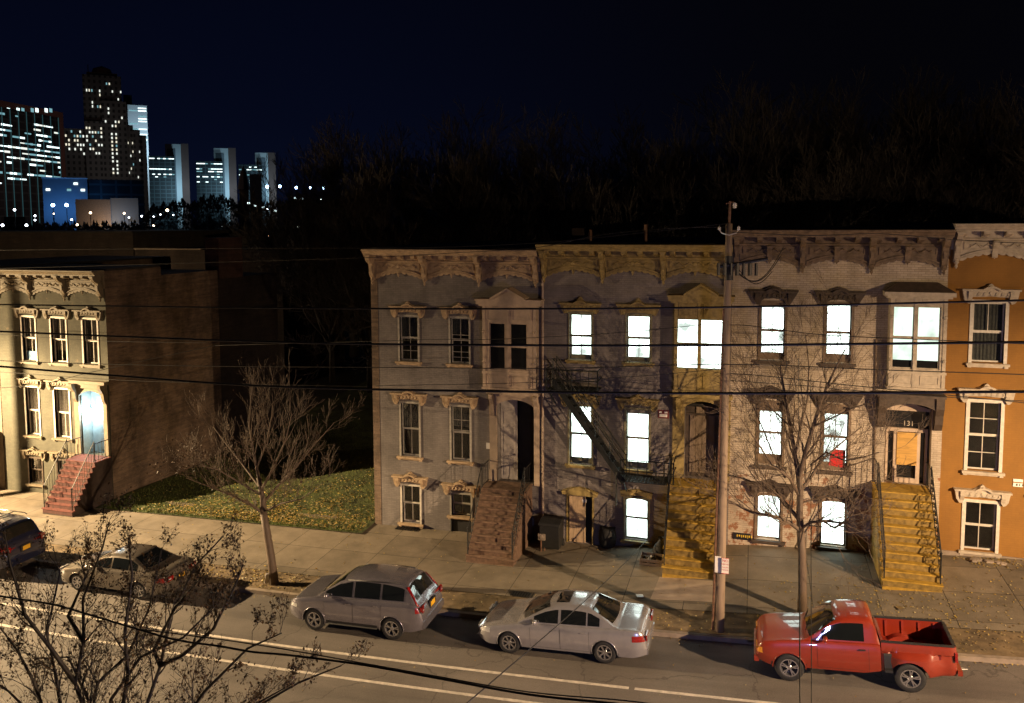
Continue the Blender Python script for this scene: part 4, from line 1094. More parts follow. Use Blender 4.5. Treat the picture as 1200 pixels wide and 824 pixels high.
    # lamps
    for sd in sides:
        if lamp:
            q = MB(); c.sidepatch(q, frange(lamp[0], lamp[1], .03), lambda xx: lamp[2], lambda xx: lamp[3], .006, sd, 3)
            q.box(-.004, .05, sd*(c.w(0)-.05), sd*(c.w(0)-.36), lamp[2], lamp[3]-.02)
            q.build('headlight', M[lamp[4]], root, True, angle=40)
        if taill:
            q = MB(); c.sidepatch(q, frange(taill[0], c.L-.01, .03), lambda xx: taill[1], lambda xx: taill[2], .006, sd, 3)
            yo = c.w(c.L); q.box(c.L-.02, c.L+.012, sd*(yo-.02), sd*(yo-taill[3]), taill[1], taill[2])
            tl = q.build('taillight', M['red_lens'], root, True, angle=40)
            q = MB(); q.box(c.L+.005, c.L+.016, sd*(yo-.05), sd*(yo-.05-(taill[3]-.06)*.6), taill[1]+.05, taill[1]+.10); q.build('reverse_light', M['clear_lens'], tl)
    if plate:
        q = MB(); q.box(c.L+.005, c.L+.02, -.15, .15, plate[0], plate[0]+.15); q.build('license_plate', M['plate_yellow'], root)
        q = MB(); q.box(c.L-.01, c.L+.006, -.24, .24, plate[0]-.04, plate[0]+.20); q.build('plate_recess', M['black_plastic'], root)
    q = MB(); q.box(-.006, .03, -.42, .42, c.zl+.22, c.zl+.36); q.build('grille', M['black_plastic'], root)
    root.location = (x, y, cz-.0); root.rotation_euler = (0, pitch, 0)
    root.location.z = rz(x)+.012+ .0
    return root, c, paint

# grey compact SUV
spec = Car(4.50, 1.82, .26, [(0,.70),(.06,.84),(.25,.95),(.6,1.01),(1.1,1.08),(1.4,1.09),(3.4,1.14),(4.15,1.16),(4.32,1.10),(4.44,.98),(4.50,.72)],
           [(.98,1.06),(1.25,1.24),(1.75,1.54),(2.15,1.66),(2.6,1.70),(3.3,1.68),(3.75,1.63),(3.98,1.56),(4.30,1.12),(4.42,1.0)], tumble=.32)
suv, c, p_ = make_car('parked_suv', 'grey compact suv with yellow rear plate, parked ahead of the silver sedan', 'suv', spec, 'paint_grey_suv', (.90, 3.52), .35, .235,
    [(1.30,2.20),(2.28,3.13),(3.20,3.92)], (1.06,1.78,.68,.55,.06), (4.00,4.27,.56,.60), -13.64, YC+.875, [(1.28,2.24),(2.26,3.18)], spokes=5, style=1,
    lamp=(.05,.34,.70,.80,'clear_lens'), taill=(4.30,.88,1.04,.14), plate=(.80,))
q = MB()
for sd in (-1, 1):
    q.poly([(4.02,sd*.60,1.55),(4.30,sd*.70,1.10),(4.40,sd*.73,1.04),(4.30,sd*.76,1.04),(3.97,sd*.66,1.55)][::sd])
q.v = [(v[0]+.015, v[1], v[2]+.01) for v in q.v]
for sd in (-1, 1): q.tube([(4.03,sd*.63,1.50),(4.20,sd*.70,1.28),(4.33,sd*.76,1.08),(4.36,sd*.76,.95)], [.012,.02,.026,.02], 8)
q.build('tall_taillight', M['red_lens'], suv, True)
q = MB(); 
for sd in (-1, 1): q.tube([(2.0,sd*.60,c.zt(2.0,.6)+.015),(2.9,sd*.62,c.zt(2.9,.62)+.02),(3.7,sd*.58,c.zt(3.7,.58)+.015)], .016, 6)
q.build('roof_rail', M['black_plastic'], suv, True)
q = MB(); q.yprism([(-.80,.42),(.80,.42),(.80,.62),(-.80,.62)], 4.40, 4.53); q.build('rear_bumper', M['paint_grey_suv'], suv)
for sd in (-1, 1): q = MB(); c.sidepatch(q, frange(1.33,3.05,.06), lambda x: .292, lambda x: .40, .010, sd, 3); q.build('sill_cladding', M['black_plastic'], suv)

# silver sedan with sunroof
def sedan_spec(): return Car(4.88, 1.79, .20, [(0,.52),(.05,.62),(.25,.72),(.7,.80),(1.3,.90),(1.5,.92),(3.6,.96),(4.0,.99),(4.65,.985),(4.80,.93),(4.86,.80),(4.88,.55)],
           [(1.22,.90),(1.55,1.06),(2.05,1.30),(2.35,1.385),(2.7,1.41),(3.1,1.40),(3.35,1.36),(3.75,1.16),(4.08,.99)], tumble=.38, plan_f=.22, plan_r=.14)
def make_sedan(label, x, y, paint, sunroof=True, L_=None, **kw):
    sd_, c, p_ = make_car('parked_sedan', label, 'sedan', sedan_spec(), paint, (.98, 3.726), .32, .215,
        [(1.72,2.42),(2.50,3.22),(3.27,3.60)], (1.30,2.05,.66,.52,.12), (3.42,4.02,.50,.64,-.07), x, y, [(1.62,2.47),(2.49,3.30)], spokes=7,
        lamp=(.05,.42,.58,.70,'clear_lens'), taill=(4.50,.70,.86,.34), plate=(.60,) if not sunroof else None, mirror=1.78, **kw)
    if sunroof:
        q = MB(); c.toppatch(q, 2.30, 2.68, .36, .37, .006); q.build('sunroof', M['car_glass'], sd_, True)
    q = MB(); q.yprism([(-.74,.32),(.74,.32),(.76,.50),(-.76,.50)], 4.80, 4.905); q.build('rear_bumper', M[paint], sd_)
    q = MB()
    for s_ in (-1, 1):
        c.sidepatch(q, frange(1.45,3.3,.06), lambda x: .415, lambda x: .44, .012, s_, 1)
    q.build('side_moulding', M[paint], sd_)
    q = MB()      # seats seen through the dark glass edge
    return sd_
s1 = make_sedan('silver four-door sedan with dark sunroof, parked between the grey suv and the red pickup', -6.45-.98, YC+.86, 'paint_silver')
s2 = make_sedan('champagne sedan half hidden by the leafy twigs, parked behind the dark suv on the left', -22.34-.93, 21.25+.84, 'paint_beige', sunroof=False); s2.scale = (.95,.95,.95)
# dark suv cut by the left frame edge
spec = Car(4.75, 1.88, .28, [(0,.75),(.06,.92),(.3,1.02),(1.2,1.12),(1.5,1.14),(4.2,1.18),(4.55,1.16),(4.68,1.0),(4.75,.72)],
           [(1.1,1.12),(1.9,1.62),(2.3,1.76),(3.3,1.80),(4.0,1.77),(4.3,1.70),(4.55,1.22),(4.66,1.1)], tumble=.24)
xs_ = onground(52, 690).x
ds, c, p_ = make_car('parked_suv', 'dark navy suv with a roof rack, cut by the left edge of the photo', 'suv', spec, 'paint_navy', (.95,3.72), .37, .24,
    [(1.45,2.45),(2.53,3.45),(3.53,4.25)], (1.18,1.92,.72,.58,.06), (4.32,4.52,.60,.66), -25.55-4.75, 21.2+.94, [(1.45,2.48),(2.50,3.50)], spokes=6, lamp=(.04,.4,.75,.92,'clear_lens'), taill=(4.5,.92,1.12,.18), plate=(.80,))
q = MB()
for sd in (-1, 1): q.tube([(2.2,sd*.66,1.80),(2.3,sd*.66,1.86),(4.0,sd*.66,1.86),(4.1,sd*.66,1.81)], .018, 6)
for xx in (2.7, 3.5): q.tube([(xx,-.66,1.86),(xx,.66,1.86)], .018, 6)
q.build('roof_rack', M['chrome'], ds, True)

# red pickup with flared bed
spec = Car(2.98, 1.70, .36, [(0,.66),(.05,.90),(.2,1.00),(.6,1.05),(1.2,1.10),(1.5,1.12),(2.9,1.14),(2.98,1.12)],
           [(1.20,1.10),(1.45,1.26),(1.85,1.56),(2.05,1.65),(2.35,1.68),(2.75,1.68),(2.88,1.62),(2.97,1.20)], tumble=.22, plan_f=.14, plan_r=.0, taperf=.5, taperr=.1)
tk, c, p_ = make_car('pickup_truck', 'red pickup truck with flared open cargo bed, parked at the right below the street tree', 'pickup truck', spec, 'paint_red', (.80,), .365, .235,
    [(1.62,2.62)], (1.28,1.93,.68,.56,.05), (2.89,2.955,.55,.58), 1.096-.80, YC+.855, [(1.50,2.70)], spokes=5, style=1, lamp=(.03,.16,.70,.84,'amber_lens'), mirror=1.70)
# bed
def bed_sec(x):
    # stepside: narrow box with fenders swelling over the rear wheel (x from 3.0 to 4.72)
    f = math.exp(-((x-3.75)/.52)**4); return .70+.20*f
bo = MB(); xs = frange(3.01, 4.70, .05)
for x in xs:
    f = bed_sec(x); e = 1-.25*max(0, (x-4.45)/.25)**2
    p = [(0,.42),(f-.05,.42),(f,.50),(f,.72),(f-.02,.84),(f-.10 if f > .75 else f-.02,.92),(.72,.965),(.715,1.10),(.70,1.155),(.64,1.16),(0,1.16)]
    p = [(y*(1 if x < 4.5 else 1-.06*((x-4.5)/.2)**2), z) for y, z in p]
    for y, z in p: bo.v.append((x,-y,z))
    for y, z in p[1:-1][::-1]: bo.v.append((x,y,z))
k = 20
for i in range(len(xs)-1):
    for j in range(k): j2 = (j+1)%k; bo.f.append((i*k+j,(i+1)*k+j,(i+1)*k+j2,i*k+j2)); bo.m.append(0)
bo.f.append(tuple(range(k))); bo.m.append(0); o_ = (len(xs)-1)*k; bo.f.append(tuple(reversed([o_+j for j in range(k)]))); bo.m.append(0)
bd = bo.build('cargo_bed', [M['paint_red'], M['black_plastic']], tk, True)
cuts = []
k2 = MB(); k2.box(3.07, 4.62, -.63, .63, .66, 1.4); cuts.append(k2.build('cut', M['bed_paint'], tk))
import bmesh
for sd in (-1, 1):
    k2 = MB(); k2.lathe([(0,-.28),(.43,-.28),(.43,.28),(0,.28)], (3.63, sd*.88, .36), 'y', 32); me = bpy.data.meshes.new('cut'); me.from_pydata(k2.v, [], k2.f)
    bm = bmesh.new(); bm.from_mesh(me); bmesh.ops.remove_doubles(bm, verts=bm.verts, dist=1e-5); bmesh.ops.dissolve_degenerate(bm, edges=bm.edges, dist=1e-6); bmesh.ops.recalc_face_normals(bm, faces=bm.faces); bm.to_mesh(me); bm.free()
    co = bpy.data.objects.new('cut', me); COL.objects.link(co); co.parent = tk; cuts.append(co)
bm = bmesh.new(); bm.from_mesh(bd.data); bmesh.ops.recalc_face_normals(bm, faces=bm.faces); bm.to_mesh(bd.data); bm.free()
bpy.context.view_layer.update(); boolean_cut(bd, cuts)
if len(bd.data.materials) < 2:
    bd.data.materials.clear(); bd.data.materials.append(M['paint_red']); bd.data.materials.append(M['black_plastic'])
for p in bd.data.polygons:
    d = math.hypot(p.center.x-3.63, p.center.z-.36); p.material_index = 1 if d < .435 and abs(p.center.y) > .55 and p.center.z < .82 else 0
bd.data.polygons.foreach_set('use_smooth', [True]*len(bd.data.polygons)); bd.data.set_sharp_from_angle(angle=R(32))
q = MB()
for sd in (-1, 1): q.box(3.03, 4.66, sd*.655-.04, sd*.655+.04, 1.162, 1.185)
q.box(4.63, 4.70, -.615, .615, 1.162, 1.183); q.build('bed_rail_cap', M['black_plastic'], tk)
q = MB()
for sd in (-1, 1):
    for xx in (3.3, 3.7, 4.1, 4.45): q = MB(); q.box(xx-.03, xx+.03, sd*.628, sd*.60, .70, 1.12); q.build('bed_rib', M['bed_paint'], tk)
    q = MB()
    pr = [(3.63+.43*math.cos(math.pi*(.22+.56*k/12)), .36+.43*math.sin(math.pi*(.22+.56*k/12))) for k in range(13)]+[(3.36,.655),(3.90,.655)]
    q.prism(pr[:13]+[(pr[12][0],.655),(pr[0][0],.655)], sd*.53-.10, sd*.53+.095)
    q.build('wheel_house', M['bed_paint'], tk, True, angle=40)
for sd in (-1, 1):
    wheel(tk, 3.63, sd*(.88-.14), .365, .22, sd, 5, .235, style=1)
    q = MB(); q.box(4.66, 4.72, sd*.715, sd*.60, .80, 1.04); tl = q.build('taillight', M['red_lens'], tk)
    q = MB(); q.yprism([(sd*.715,.48),(sd*.86,.48),(sd*.86,.54),(sd*.78,.56),(sd*.75,.86),(sd*.715,.90)][::sd], 3.06, 3.24); q.build('bed_step', M['black_plastic'], tk)
q = MB(); q.box(4.71, 4.82, -.70, .70, .46, .58); q.box(4.72, 4.80, -.3, .3, .40, .46); q.build('rear_bumper', M['paint_red'], tk)
q = MB(); q.box(4.70, 4.715, -.58, .58, .68, 1.12); q.build('tailgate', M['paint_red'], tk)
q = MB(); q.box(-.06, .06, -.72, .72, .42, .58); q.build('front_bumper', M['paint_red'], tk)
q = MB(); q.box(.9, 2.95, -.5, .5, .30, .37); q.box(2.9, 4.6, -.45, .45, .34, .43); q.build('chassis', M['black_plastic'], tk)

# ------------------------------------------------------------------ utility poles and lamps
def upole(x, y, h, label, sign=False, lean=0, insul=True):
    zb = gz(x, y)-.05; r = empty('utility_pole', (x, y, zb)); tag(r, label, 'utility pole', 'utility poles')
    top = Vector((x+lean, y, zb+h))
    m = MB(); n = 12; m.tube([Vector((x,y,zb)).lerp(top, i/n) for i in range(n+1)], [lerp(.14,.095,i/n) for i in range(n+1)], 14); m.build('pole', M['polewood'], r, True)
    m = MB(); m.tube([(top.x,y,top.z-.05),(top.x+.02,y,top.z+.62)], .035, 8); m.tube([(top.x-.10,y-.02,top.z+.55),(top.x+.12,y-.02,top.z+.6)], .02, 6); m.build('pole_pin', M['rust'], r)
    m = MB(); m.lathe([(0,.0),(.06,.01),(.04,.05),(.07,.07),(.045,.11),(.06,.13),(0,.17)], (top.x+.14,y-.02,top.z+.42), 'z', 12)
    for sx in (-1, 1): m.lathe([(.02,0),(.05,.01),(.03,.05),(.05,.07),(0,.12)], (top.x+sx*.26,y-.1,top.z-.18), 'z', 10)
    m.build('insulator', M['porcelain'], r, True)
    m = MB()
    for sx in (-1, 1): m.tube([(top.x,y-.1,top.z-.32),(top.x+sx*.2,y-.1,top.z-.26),(top.x+sx*.27,y-.1,top.z-.15)], .016, 5)
    m.build('insulator_bracket', M['porcelain'], r)
    return r, top
pp = onground(843, 738); PX, PY = pp.x, pp.y
tp = at(854.5, 262, PY)
pole, top = upole(PX, PY, tp.z-gz(PX, PY)+.05, 'weathered wooden utility pole in front of the mustard and cream houses', lean=tp.x-PX)
# rack of cable terminals at 2/3 height
m = MB(); cz = at(865, 310, PY-.2); cx0, cx1 = at(840,312,PY-.2).x, at(900,300,PY-.2).x
m.tube([(cx0,PY-.25,at(838,313,PY-.25).z),(cx1,PY-.25,at(872,303,PY-.25).z)], .045, 8)
for k in range(7):
    x_ = lerp(cx0+.05, cx1-.3, k/6); m.tube([(x_,PY-.27,at(860,308,PY).z),(x_,PY-.27,at(860,322,PY).z)], .045+.015*(k%2), 7)
m.tube([(PX+.1,PY-.15,at(860,300,PY).z),(PX+.12,PY-.2,at(860,328,PY).z)], .11, 10)
t_ = m.build('cable_terminal', M['black_plastic'], pole)
m = MB(); m.tube([(PX-.19,PY-.05,gz(PX,PY)),(PX-.19+.1,PY-.05,5.5),(PX-.19+.17,PY-.05,9.5)], .035, 7); m.build('riser_pipe', M['rust'], pole)
for c0, c1, sg in (((866,316),(905,318),26), ((862,318),(915,300),34), ((858,312),(918,290),46)):
    m = MB(); pts = []
    for i in range(17):
        t = i/16; u = lerp(c0[0], c1[0], t); v = lerp(c0[1], c1[1], t)+sg*math.sin(math.pi*t)*.6; pts.append(at(u, v, lerp(PY-.2, PY-.1, t)))
    m.tube(pts, .012, 5); m.build('cable_loop', M['wire'], pole)
# parking sign on the pole
sx0, sx1 = at(845.5,670,PY-.20).x, at(854,670,PY-.20).x; sz0, sz1 = at(850,672.5,PY-.2).z, at(850,654,PY-.2).z
m = MB(); m.box(sx0, sx1, PY-.205, PY-.195, sz0, sz1)
m.box(sx0-.19, sx0-.02, PY-.14, PY-.13, sz0-.02, sz1)
sg = m.build('parking_sign', M['white_sign'], pole)
m = MB(); w_ = sx1-sx0; h_ = sz1-sz0
for a, b, c_, d in ((.0,1,.0,.03),(.0,1,.97,1)): m.box(sx0+w_*a, sx0+w_*b, PY-.2085, PY-.2055, sz0+h_*c_, sz0+h_*d)
m.build('sign_border', M['red_sign'], sg)
for s_, zz, sz_ in (('NO', .82, .13), ('PARKING', .60, .062), ('7AM-5PM', .40, .055), ('MON-FRI', .24, .055)):
    t_ = text(s_, (sx0+sx1)/2, PY-.207, sz0+h_*zz, sz_*.8, M['red_sign'], sg, 'sign_text', ext=.001); t_.parent = sg
for ch in list(pole.children): ch.location = Vector(ch.location)-Vector(pole.location)
pole2, top2 = upole(-38.4, 22.9, 12, 'assumed wooden utility pole further down the hill beyond the left edge')  # assumed pole out of view, added for its shadow on the left house
for ch in pole2.children: ch.location = -Vector(pole2.location)
def street_lamp(x, y, h, ax, ay, label, power, col, fill):
    zb = gz(x, y); r = empty('street_lamp', (x, y, zb)); tag(r, label, 'street lamp', 'assumed cobra-head street lamps')
    m = MB(); m.tube([(0,0,0),(0,0,h)], [.11,.07], 12); m.lathe([(.2,0),(.2,.12),(.12,.3)], (0,0,0), 'z', 12); m.build('pole', M['iron'], r, True)
    m = MB(); pts = [(0,0,h-.4),(ax*.3,ay*.3,h+.35),(ax*.7,ay*.7,h+.6),(ax,ay,h+.6)]; m.tube(pts, .04, 8); m.build('arm', M['iron'], r, True)
    d = Vector((ax, ay, 0)).normalized(); e = Vector((ax, ay, h+.6))
    m = MB(); m.obox(e-d*.1, e+d*.55, .30, .12); hd = m.build('lamp_head', M['iron'], r)
    m = MB(); m.obox(e+d*.05-Vector((0,0,.075)), e+d*.45-Vector((0,0,.075)), .22, .025); m.build('lamp_lens', M['lamp_glow'], hd)
    p = Vector((x, y, zb))+e+d*.25-Vector((0,0,.16))
    ld = bpy.data.lights.new('lamp_light', 'POINT'); ld.energy = power; ld.color = col; ld.shadow_soft_size = .10
    ld.use_nodes = True; nt = ld.node_tree; em = nt.nodes['Emission']      # cobra-head beam: strong below, weak towards and above the horizontal
    tc = N(nt, 'ShaderNodeTexCoord'); sp = N(nt, 'ShaderNodeSeparateXYZ'); L(nt, tc.outputs['Normal'], sp.inputs[0])
    mr = N(nt, 'ShaderNodeMapRange'); L(nt, sp.outputs[2], mr.inputs[0]); mr.inputs[1].default_value = 1; mr.inputs[2].default_value = -1
    rp = ramp(nt, mr.outputs[0], [(.47,(fill,)*3),(.53,(fill*1.5,)*3),(.56,(.42,)*3),(.61,(.85,)*3),(.66,(1,)*3),(.78,(.62,)*3),(1,(.42,)*3)])
    L(nt, rp.outputs[0], em.inputs['Strength'])
    o = bpy.data.objects.new('lamp_light', ld); COL.objects.link(o); o.parent = hd; o.location = e+d*.25-Vector((0,0,.16))
    return r
street_lamp(20.5, 11.5, 8.3, -1.2, -1.0, 'assumed street lamp on the near pavement beyond the right edge', 60000, (1,.68,.39), .11)  # assumed lamp out of view, placed from the direction of the shadows
street_lamp(-41.5, 22.95, 8.0, .3, -3.0, 'assumed street lamp on the far kerb beyond the left edge', 124000, (1,.70,.37), .14)  # assumed lamp, unseen; placed from the shadows and the brightly lit left house

# ------------------------------------------------------------------ overhead cables
def cable(pts, rad, label, nm='overhead_cable', grp='overhead cables', mat='wire', cat='cable'):
    P = [Vector(p) for p in pts]; out = []
    for i in range(len(P)-1):
        p0, p1, p2, p3 = P[max(i-1,0)], P[i], P[i+1], P[min(i+2,len(P)-1)]
        for k in range(8):
            t = k/8; out.append(.5*((2*p1)+(-p0+p2)*t+(2*p0-5*p1+4*p2-p3)*t*t+(-p0+3*p1-3*p2+p3)*t**3))
    out.append(P[-1]); m = MB(); m.tube(out, rad, 6)
    o = m.build(nm, M[mat], None, True); tag(o, label, cat, grp); return o
def uv(pts, Y): return [at(u, v, Y if not callable(Y) else Y(u)) for u, v in pts]
YN = 13.0
cable(uv([(-80,355.5),(0,357),(320,361),(600,362),(850,360),(1200,352),(1290,350)], YN), .017, 'thick black cable, uppermost of the three heavy ones crossing the windows of the top floor')
cable(uv([(-80,384),(0,388.5),(320,401),(600,404.5),(850,404.5),(1200,401),(1290,400)], YN), .021, 'thick black cable, middle of the three heavy ones, crossing the sills of the top floor')
cable(uv([(-80,423),(0,429.5),(130,440),(320,453),(600,459),(850,461),(1200,459),(1290,458)], YN), .022, 'thick black cable, lowest of the three heavy ones, above the ground-floor windows')
YM = 22.9
cable(uv([(-60,420),(60,425),(230,429),(433,430.5),(650,431.5),(850,427),(1020,433),(1200,439),(1290,443)], YM), .014, 'thin cable running between the middle and lowest heavy cables')
cable([at(853,377,PY-.1), at(844,378.3,PY+.3), at(742,388.5,PY+1), at(650,394.5,PY+1.6), at(568,398,PY+2.2), at(508,398,PY+2.6), at(400,401,26.5), at(252,405,27.5)], .010, 'thin service cable sagging from the utility pole to the raw brick side wall')
cable([at(252,405,27.5), at(200,416,27), at(108,436,26), at(46,450.5,25.5), at(-20,456,25)], .014, 'dark cable rising from the lower left to the insulator on the brick side wall')
cable(uv([(-60,389),(0,392),(60,396),(130,400),(250,402)], 26), .010, 'thin pale cable across the top-floor windows of the green house')
cable(uv([(-60,434),(0,436),(150,446),(330,451),(430,453)], 25), .009, 'thin grey cable just above the porch of the green house')
cable(uv([(856,381),(880,382),(960,392),(1060,397),(1200,403),(1280,406)], YM), .012, 'thin cable running right from the utility pole across the upper windows of the cream house')
cable(uv([(856,438),(900,441),(1000,452),(1100,462),(1200,472),(1280,480)], YM), .012, 'thin cable descending to the right above the door of the cream house')
cable(uv([(856,446),(940,452),(1028,460),(1120,466),(1200,470),(1280,474)], lambda u: 22.7), .010, 'lower thin cable passing under the bay window of the cream house')
cable(uv([(856,272),(950,276),(1030,274),(1120,281),(1200,285),(1280,287)], YM), .011, 'thin cable leaving the pole top across the cornice of the cream house')
cable(uv([(853,266),(780,268),(700,276),(630,290),(540,296),(430,302),(300,306),(100,312),(-60,316)], lambda u: 22.9), .010, 'thin cable running left from the pole top past the cornices')
cable(uv([(853,262),(760,272),(640,284),(500,290),(300,291),(130,292),(-60,294)], lambda u: 22.8), .008, 'faint cable running left from the very top of the pole')
cable(uv([(850,432),(760,440),(650,447),(560,450),(440,452)], YM), .009, 'thin cable passing in front of the upper fire escape platform')
# near cables in the lower part
cable(uv([(-60,686),(0,698.5),(60,708),(100,719),(160,737),(207,750),(255,757),(296,764),(340,768),(424,779),(503,793),(620,814),(732,826),(800,838)], 7.0), .011, 'thick twisted cable sweeping over the road across the bottom left corner')
cable(uv([(160,737),(255,749),(296,755),(340,762),(424,777),(503,791),(620,811),(732,821),(800,830)], 7.02), .006, 'second thinner strand lying along the thick cable over the road')
a_ = at(757,634,YF-.5); b_ = at(545,826,9.0)
cable([a_, a_.lerp(b_, .33)-Vector((0,0,.10)), a_.lerp(b_, .66)-Vector((0,0,.10)), b_], .010, 'thin straight cable slanting over the silver sedan down to the road', grp='service drops')
a_ = at(936,420,PY+.8); b_ = at(937.5,830,8.0)
cable([a_, a_.lerp(b_, .5)-Vector((0,0,.05)), b_], .007, 'thin vertical line in front of the pickup door, beside the tree trunk', grp='service drops')
a_ = at(950,440,PY+.8); b_ = at(951,830,8.0)
cable([a_, a_.lerp(b_, .5)-Vector((0,0,.05)), b_], .005, 'thinner vertical line just right of the tree trunk', grp='service drops')

# ------------------------------------------------------------------ small things on the pavement
def lathe_thing(name, label, cat, u, v, prof, mat, extra=None):
    p = onground(u, v); r = empty(name, (p.x, p.y, gz(p.x, p.y)+.004)); tag(r, label, cat)
    m = MB(); m.lathe(prof, (0,0,0), 'z', 20); m.build('body', M[mat], r, True, angle=35); return r
p = onground(652, 641); r = empty('wheeled_bin', (p.x-.15, p.y-.1, gz(p.x, p.y)+.005)); tag(r, 'large dark wheeled bin against the wall, left of the plank door', 'bin', 'bins by the grey violet house')
m = MB(); m.yprism([(-.38,.10),(.34,.10),(.42,1.0),(-.45,1.0)], -.36, .36); m.build('body', M['bin'], r)
m = MB(); m.yprism([(-.50,1.002),(.45,1.002),(.42,1.06),(0,1.13),(-.46,1.07)], -.40, .40); m.build('lid', M['bin'], r)
for sx in (-1, 1):
    m = MB(); m.lathe([(0,-.04),(.13,-.04),(.13,.04),(0,.04)], (0,0,0), 'y', 16); w_ = m.build('wheel', M['rubber'], r, True, angle=40); w_.rotation_euler = (0,0,math.pi/2); w_.location = (sx*.36, .30, .13)
lathe_thing('barrel', 'round dark barrel between the plank door and the glowing basement window', 'barrel', 712, 640, [(0,0),(.27,.0),(.31,.12),(.33,.35),(.31,.58),(.27,.70),(.30,.72),(.28,.74),(.0,.72)], 'bin')
# gas meter pipe at the house corner
p = onground(634, 646); r = empty('gas_meter', (p.x, p.y, gz(p.x,p.y))); tag(r, 'small grey gas meter on a bent pipe beside the brown stone steps', 'meter')
m = MB(); m.tube([(0,0,0),(0,0,.42),(.05,.02,.5)], .03, 8); m.tube([(.12,.05,0),(.12,.05,.5)], .025, 8); m.build('pipe', M['rust'], r)
m = MB(); m.box(-.09,.17,-.08,.10,.45,.68); m.lathe([(0,-.03),(.07,-.03),(.08,0)], (.04,-.08,.57), 'y', 12); m.build('body', M['kerbstone'], r)
# crate of junk by the yellow steps
p = onground(764, 660); r = empty('crate', (p.x, p.y, gz(p.x,p.y)+.005)); tag(r, 'low open crate filled with rubbish beside the mustard house steps', 'crate')
m = MB()
for a in ((-.4,.4,-.3,-.27),(-.4,.4,.27,.3),(-.4,-.37,-.27,.27),(.37,.4,-.27,.27)):
    m.box(*a, .02, .10); m.box(*a, .14, .24)
m.box(-.37,.37,-.27,.27,0,.02)
for sx in (-1,1):
    for sy in (-1,1): m.box(sx*.37-.02,sx*.37+.02,sy*.27-.02,sy*.27+.02,.021,.26)
m.build('slats', M['plank_dark'], r)
for k in range(9):
    m = MB(); x_, y_ = random.uniform(-.28,.28), random.uniform(-.18,.18)
    m.lathe([(0,0),(.06,.02),(.075,.08),(.05,.14),(.02,.17),(.02,.2)], (x_,y_,.04), 'z', 8)
    b_ = m.build('bottle', M['dark_glass'] if k % 3 else M['porcelain'], None, True); b_.location = r.location
    tag(b_, ['dark bottle','pale bottle'][k % 3 == 0]+' thrown into the low crate beside the yellow steps', 'bottle', 'dark bottles in the crate' if k % 3 else 'pale bottles in the crate')
# dark sacks leaning at the stoop
p = onground(775, 655); r = empty('rubbish_sack', (p.x-.05, p.y+.2, gz(p.x,p.y))); tag(r, 'black rubbish sack slumped against the left side of the mustard house steps', 'sack')
m = MB(); m.lathe([(0,0),(.22,.02),(.26,.2),(.22,.42),(.1,.56),(.05,.62),(.09,.7)], (0,0,0), 'z', 12); m.v = [(v[0]*(1+.15*math.sin(v[2]*9)), v[1]*(1+.1*math.cos(v[2]*11)), v[2]) for v in m.v]; m.build('bag', M['bin'], r, True)
# pavement grates
for (u, v, w_, d_, lb) in ((478,620,.95,.35,'dark sunken cellar grate under the first basement window of the dark mauve house'),(612,697,.7,.35,'dark patch of a drain grate near the kerb behind the silver sedan')):
    p = onground(u, v); r = empty('grate', (p.x, p.y, gz(p.x,p.y)+.008)); tag(r, lb, 'grate')
    m = MB()
    for k in range(9): x_ = lerp(-w_/2, w_/2, k/8); m.box(x_-.02, x_+.02, -d_/2, d_/2, .003, .018)
    m.build('bars', M['iron'], r); m = MB(); m.box(-w_/2, w_/2, -d_/2, d_/2, -.002, .002); m.build('pit', M['dark_room'], r)
# banner-like plaque at the foot of the cream wall
p = at(870, 627.5, YF-.03); m = MB(); x0_, x1_ = X(859,627), X(880,627); z0_, z1_ = Z(870,632), Z(870,624.5)
r = empty('wall_plaque', ((x0_+x1_)/2, YF-.03, z0_)); tag(r, 'narrow black plaque with yellow lettering low on the cream brick wall beside the pole', 'sign')
m.box(x0_, x1_, YF-.05, YF-.015, z0_, z1_); b_ = m.build('board', M['black_sign'], r); b_.location = -Vector(r.location)
m = MB(); xx = x0_+.13
for w_ in (.05,.07,.04,.06,.05,.03,.06,.05):
    m.box(xx, xx+w_*.7, YF-.054, YF-.0505, z0_+.07+(w_-.03), z1_-.06); xx += w_+.018
b_ = m.build('lettering', M['yellow_sign'], r); b_.location = -Vector(r.location)
# white paper/flyer leaning at the left tree, litter
def litter(u, v, s, nm, lb, cat, mat='white_sign', tilt=1.0, rz_=.3):
    p = onground(u, v); m = MB(); m.box(-s/2, s/2, -.006, .006, 0, s*1.3); o = m.build(nm, M[mat]); o.location = (p.x, p.y, gz(p.x,p.y)+.01); o.rotation_euler = (tilt, 0, rz_); tag(o, lb, cat)
litter(316, 683, .32, 'cardboard_sheet', 'white cardboard sheet leaning at the foot of the left street tree', 'cardboard', tilt=.3, rz_=.8)
litter(749, 697, .22, 'paper_scrap', 'crumpled white paper scrap on the pavement behind the silver sedan', 'paper', tilt=1.4)
litter(1123, 783, .20, 'paper_scrap', 'crumpled white paper scrap in the gutter behind the pickup', 'paper', tilt=1.2)
litter(1052, 711, .18, 'paper_scrap', 'small bluish paper scrap below the yellow steps of the cream house', 'paper', mat='paint_beige', tilt=1.5)
# rubble at the foot of the orange wall
p = onground(1155, 659); m = MB()
for k in range(7):
    m.lathe([(0,0),(.13,.02),(.12,.07),(.0,.09)], (random.uniform(-.5,.5), random.uniform(-.1,.1), 0), 'z', 6)
o = m.build('stone_slab', M['kerbstone'], None, False); o.location = (p.x, p.y+.05, gz(p.x,p.y)-.01); tag(o, 'pale broken stone lying under the basement window of the orange house', 'stone')

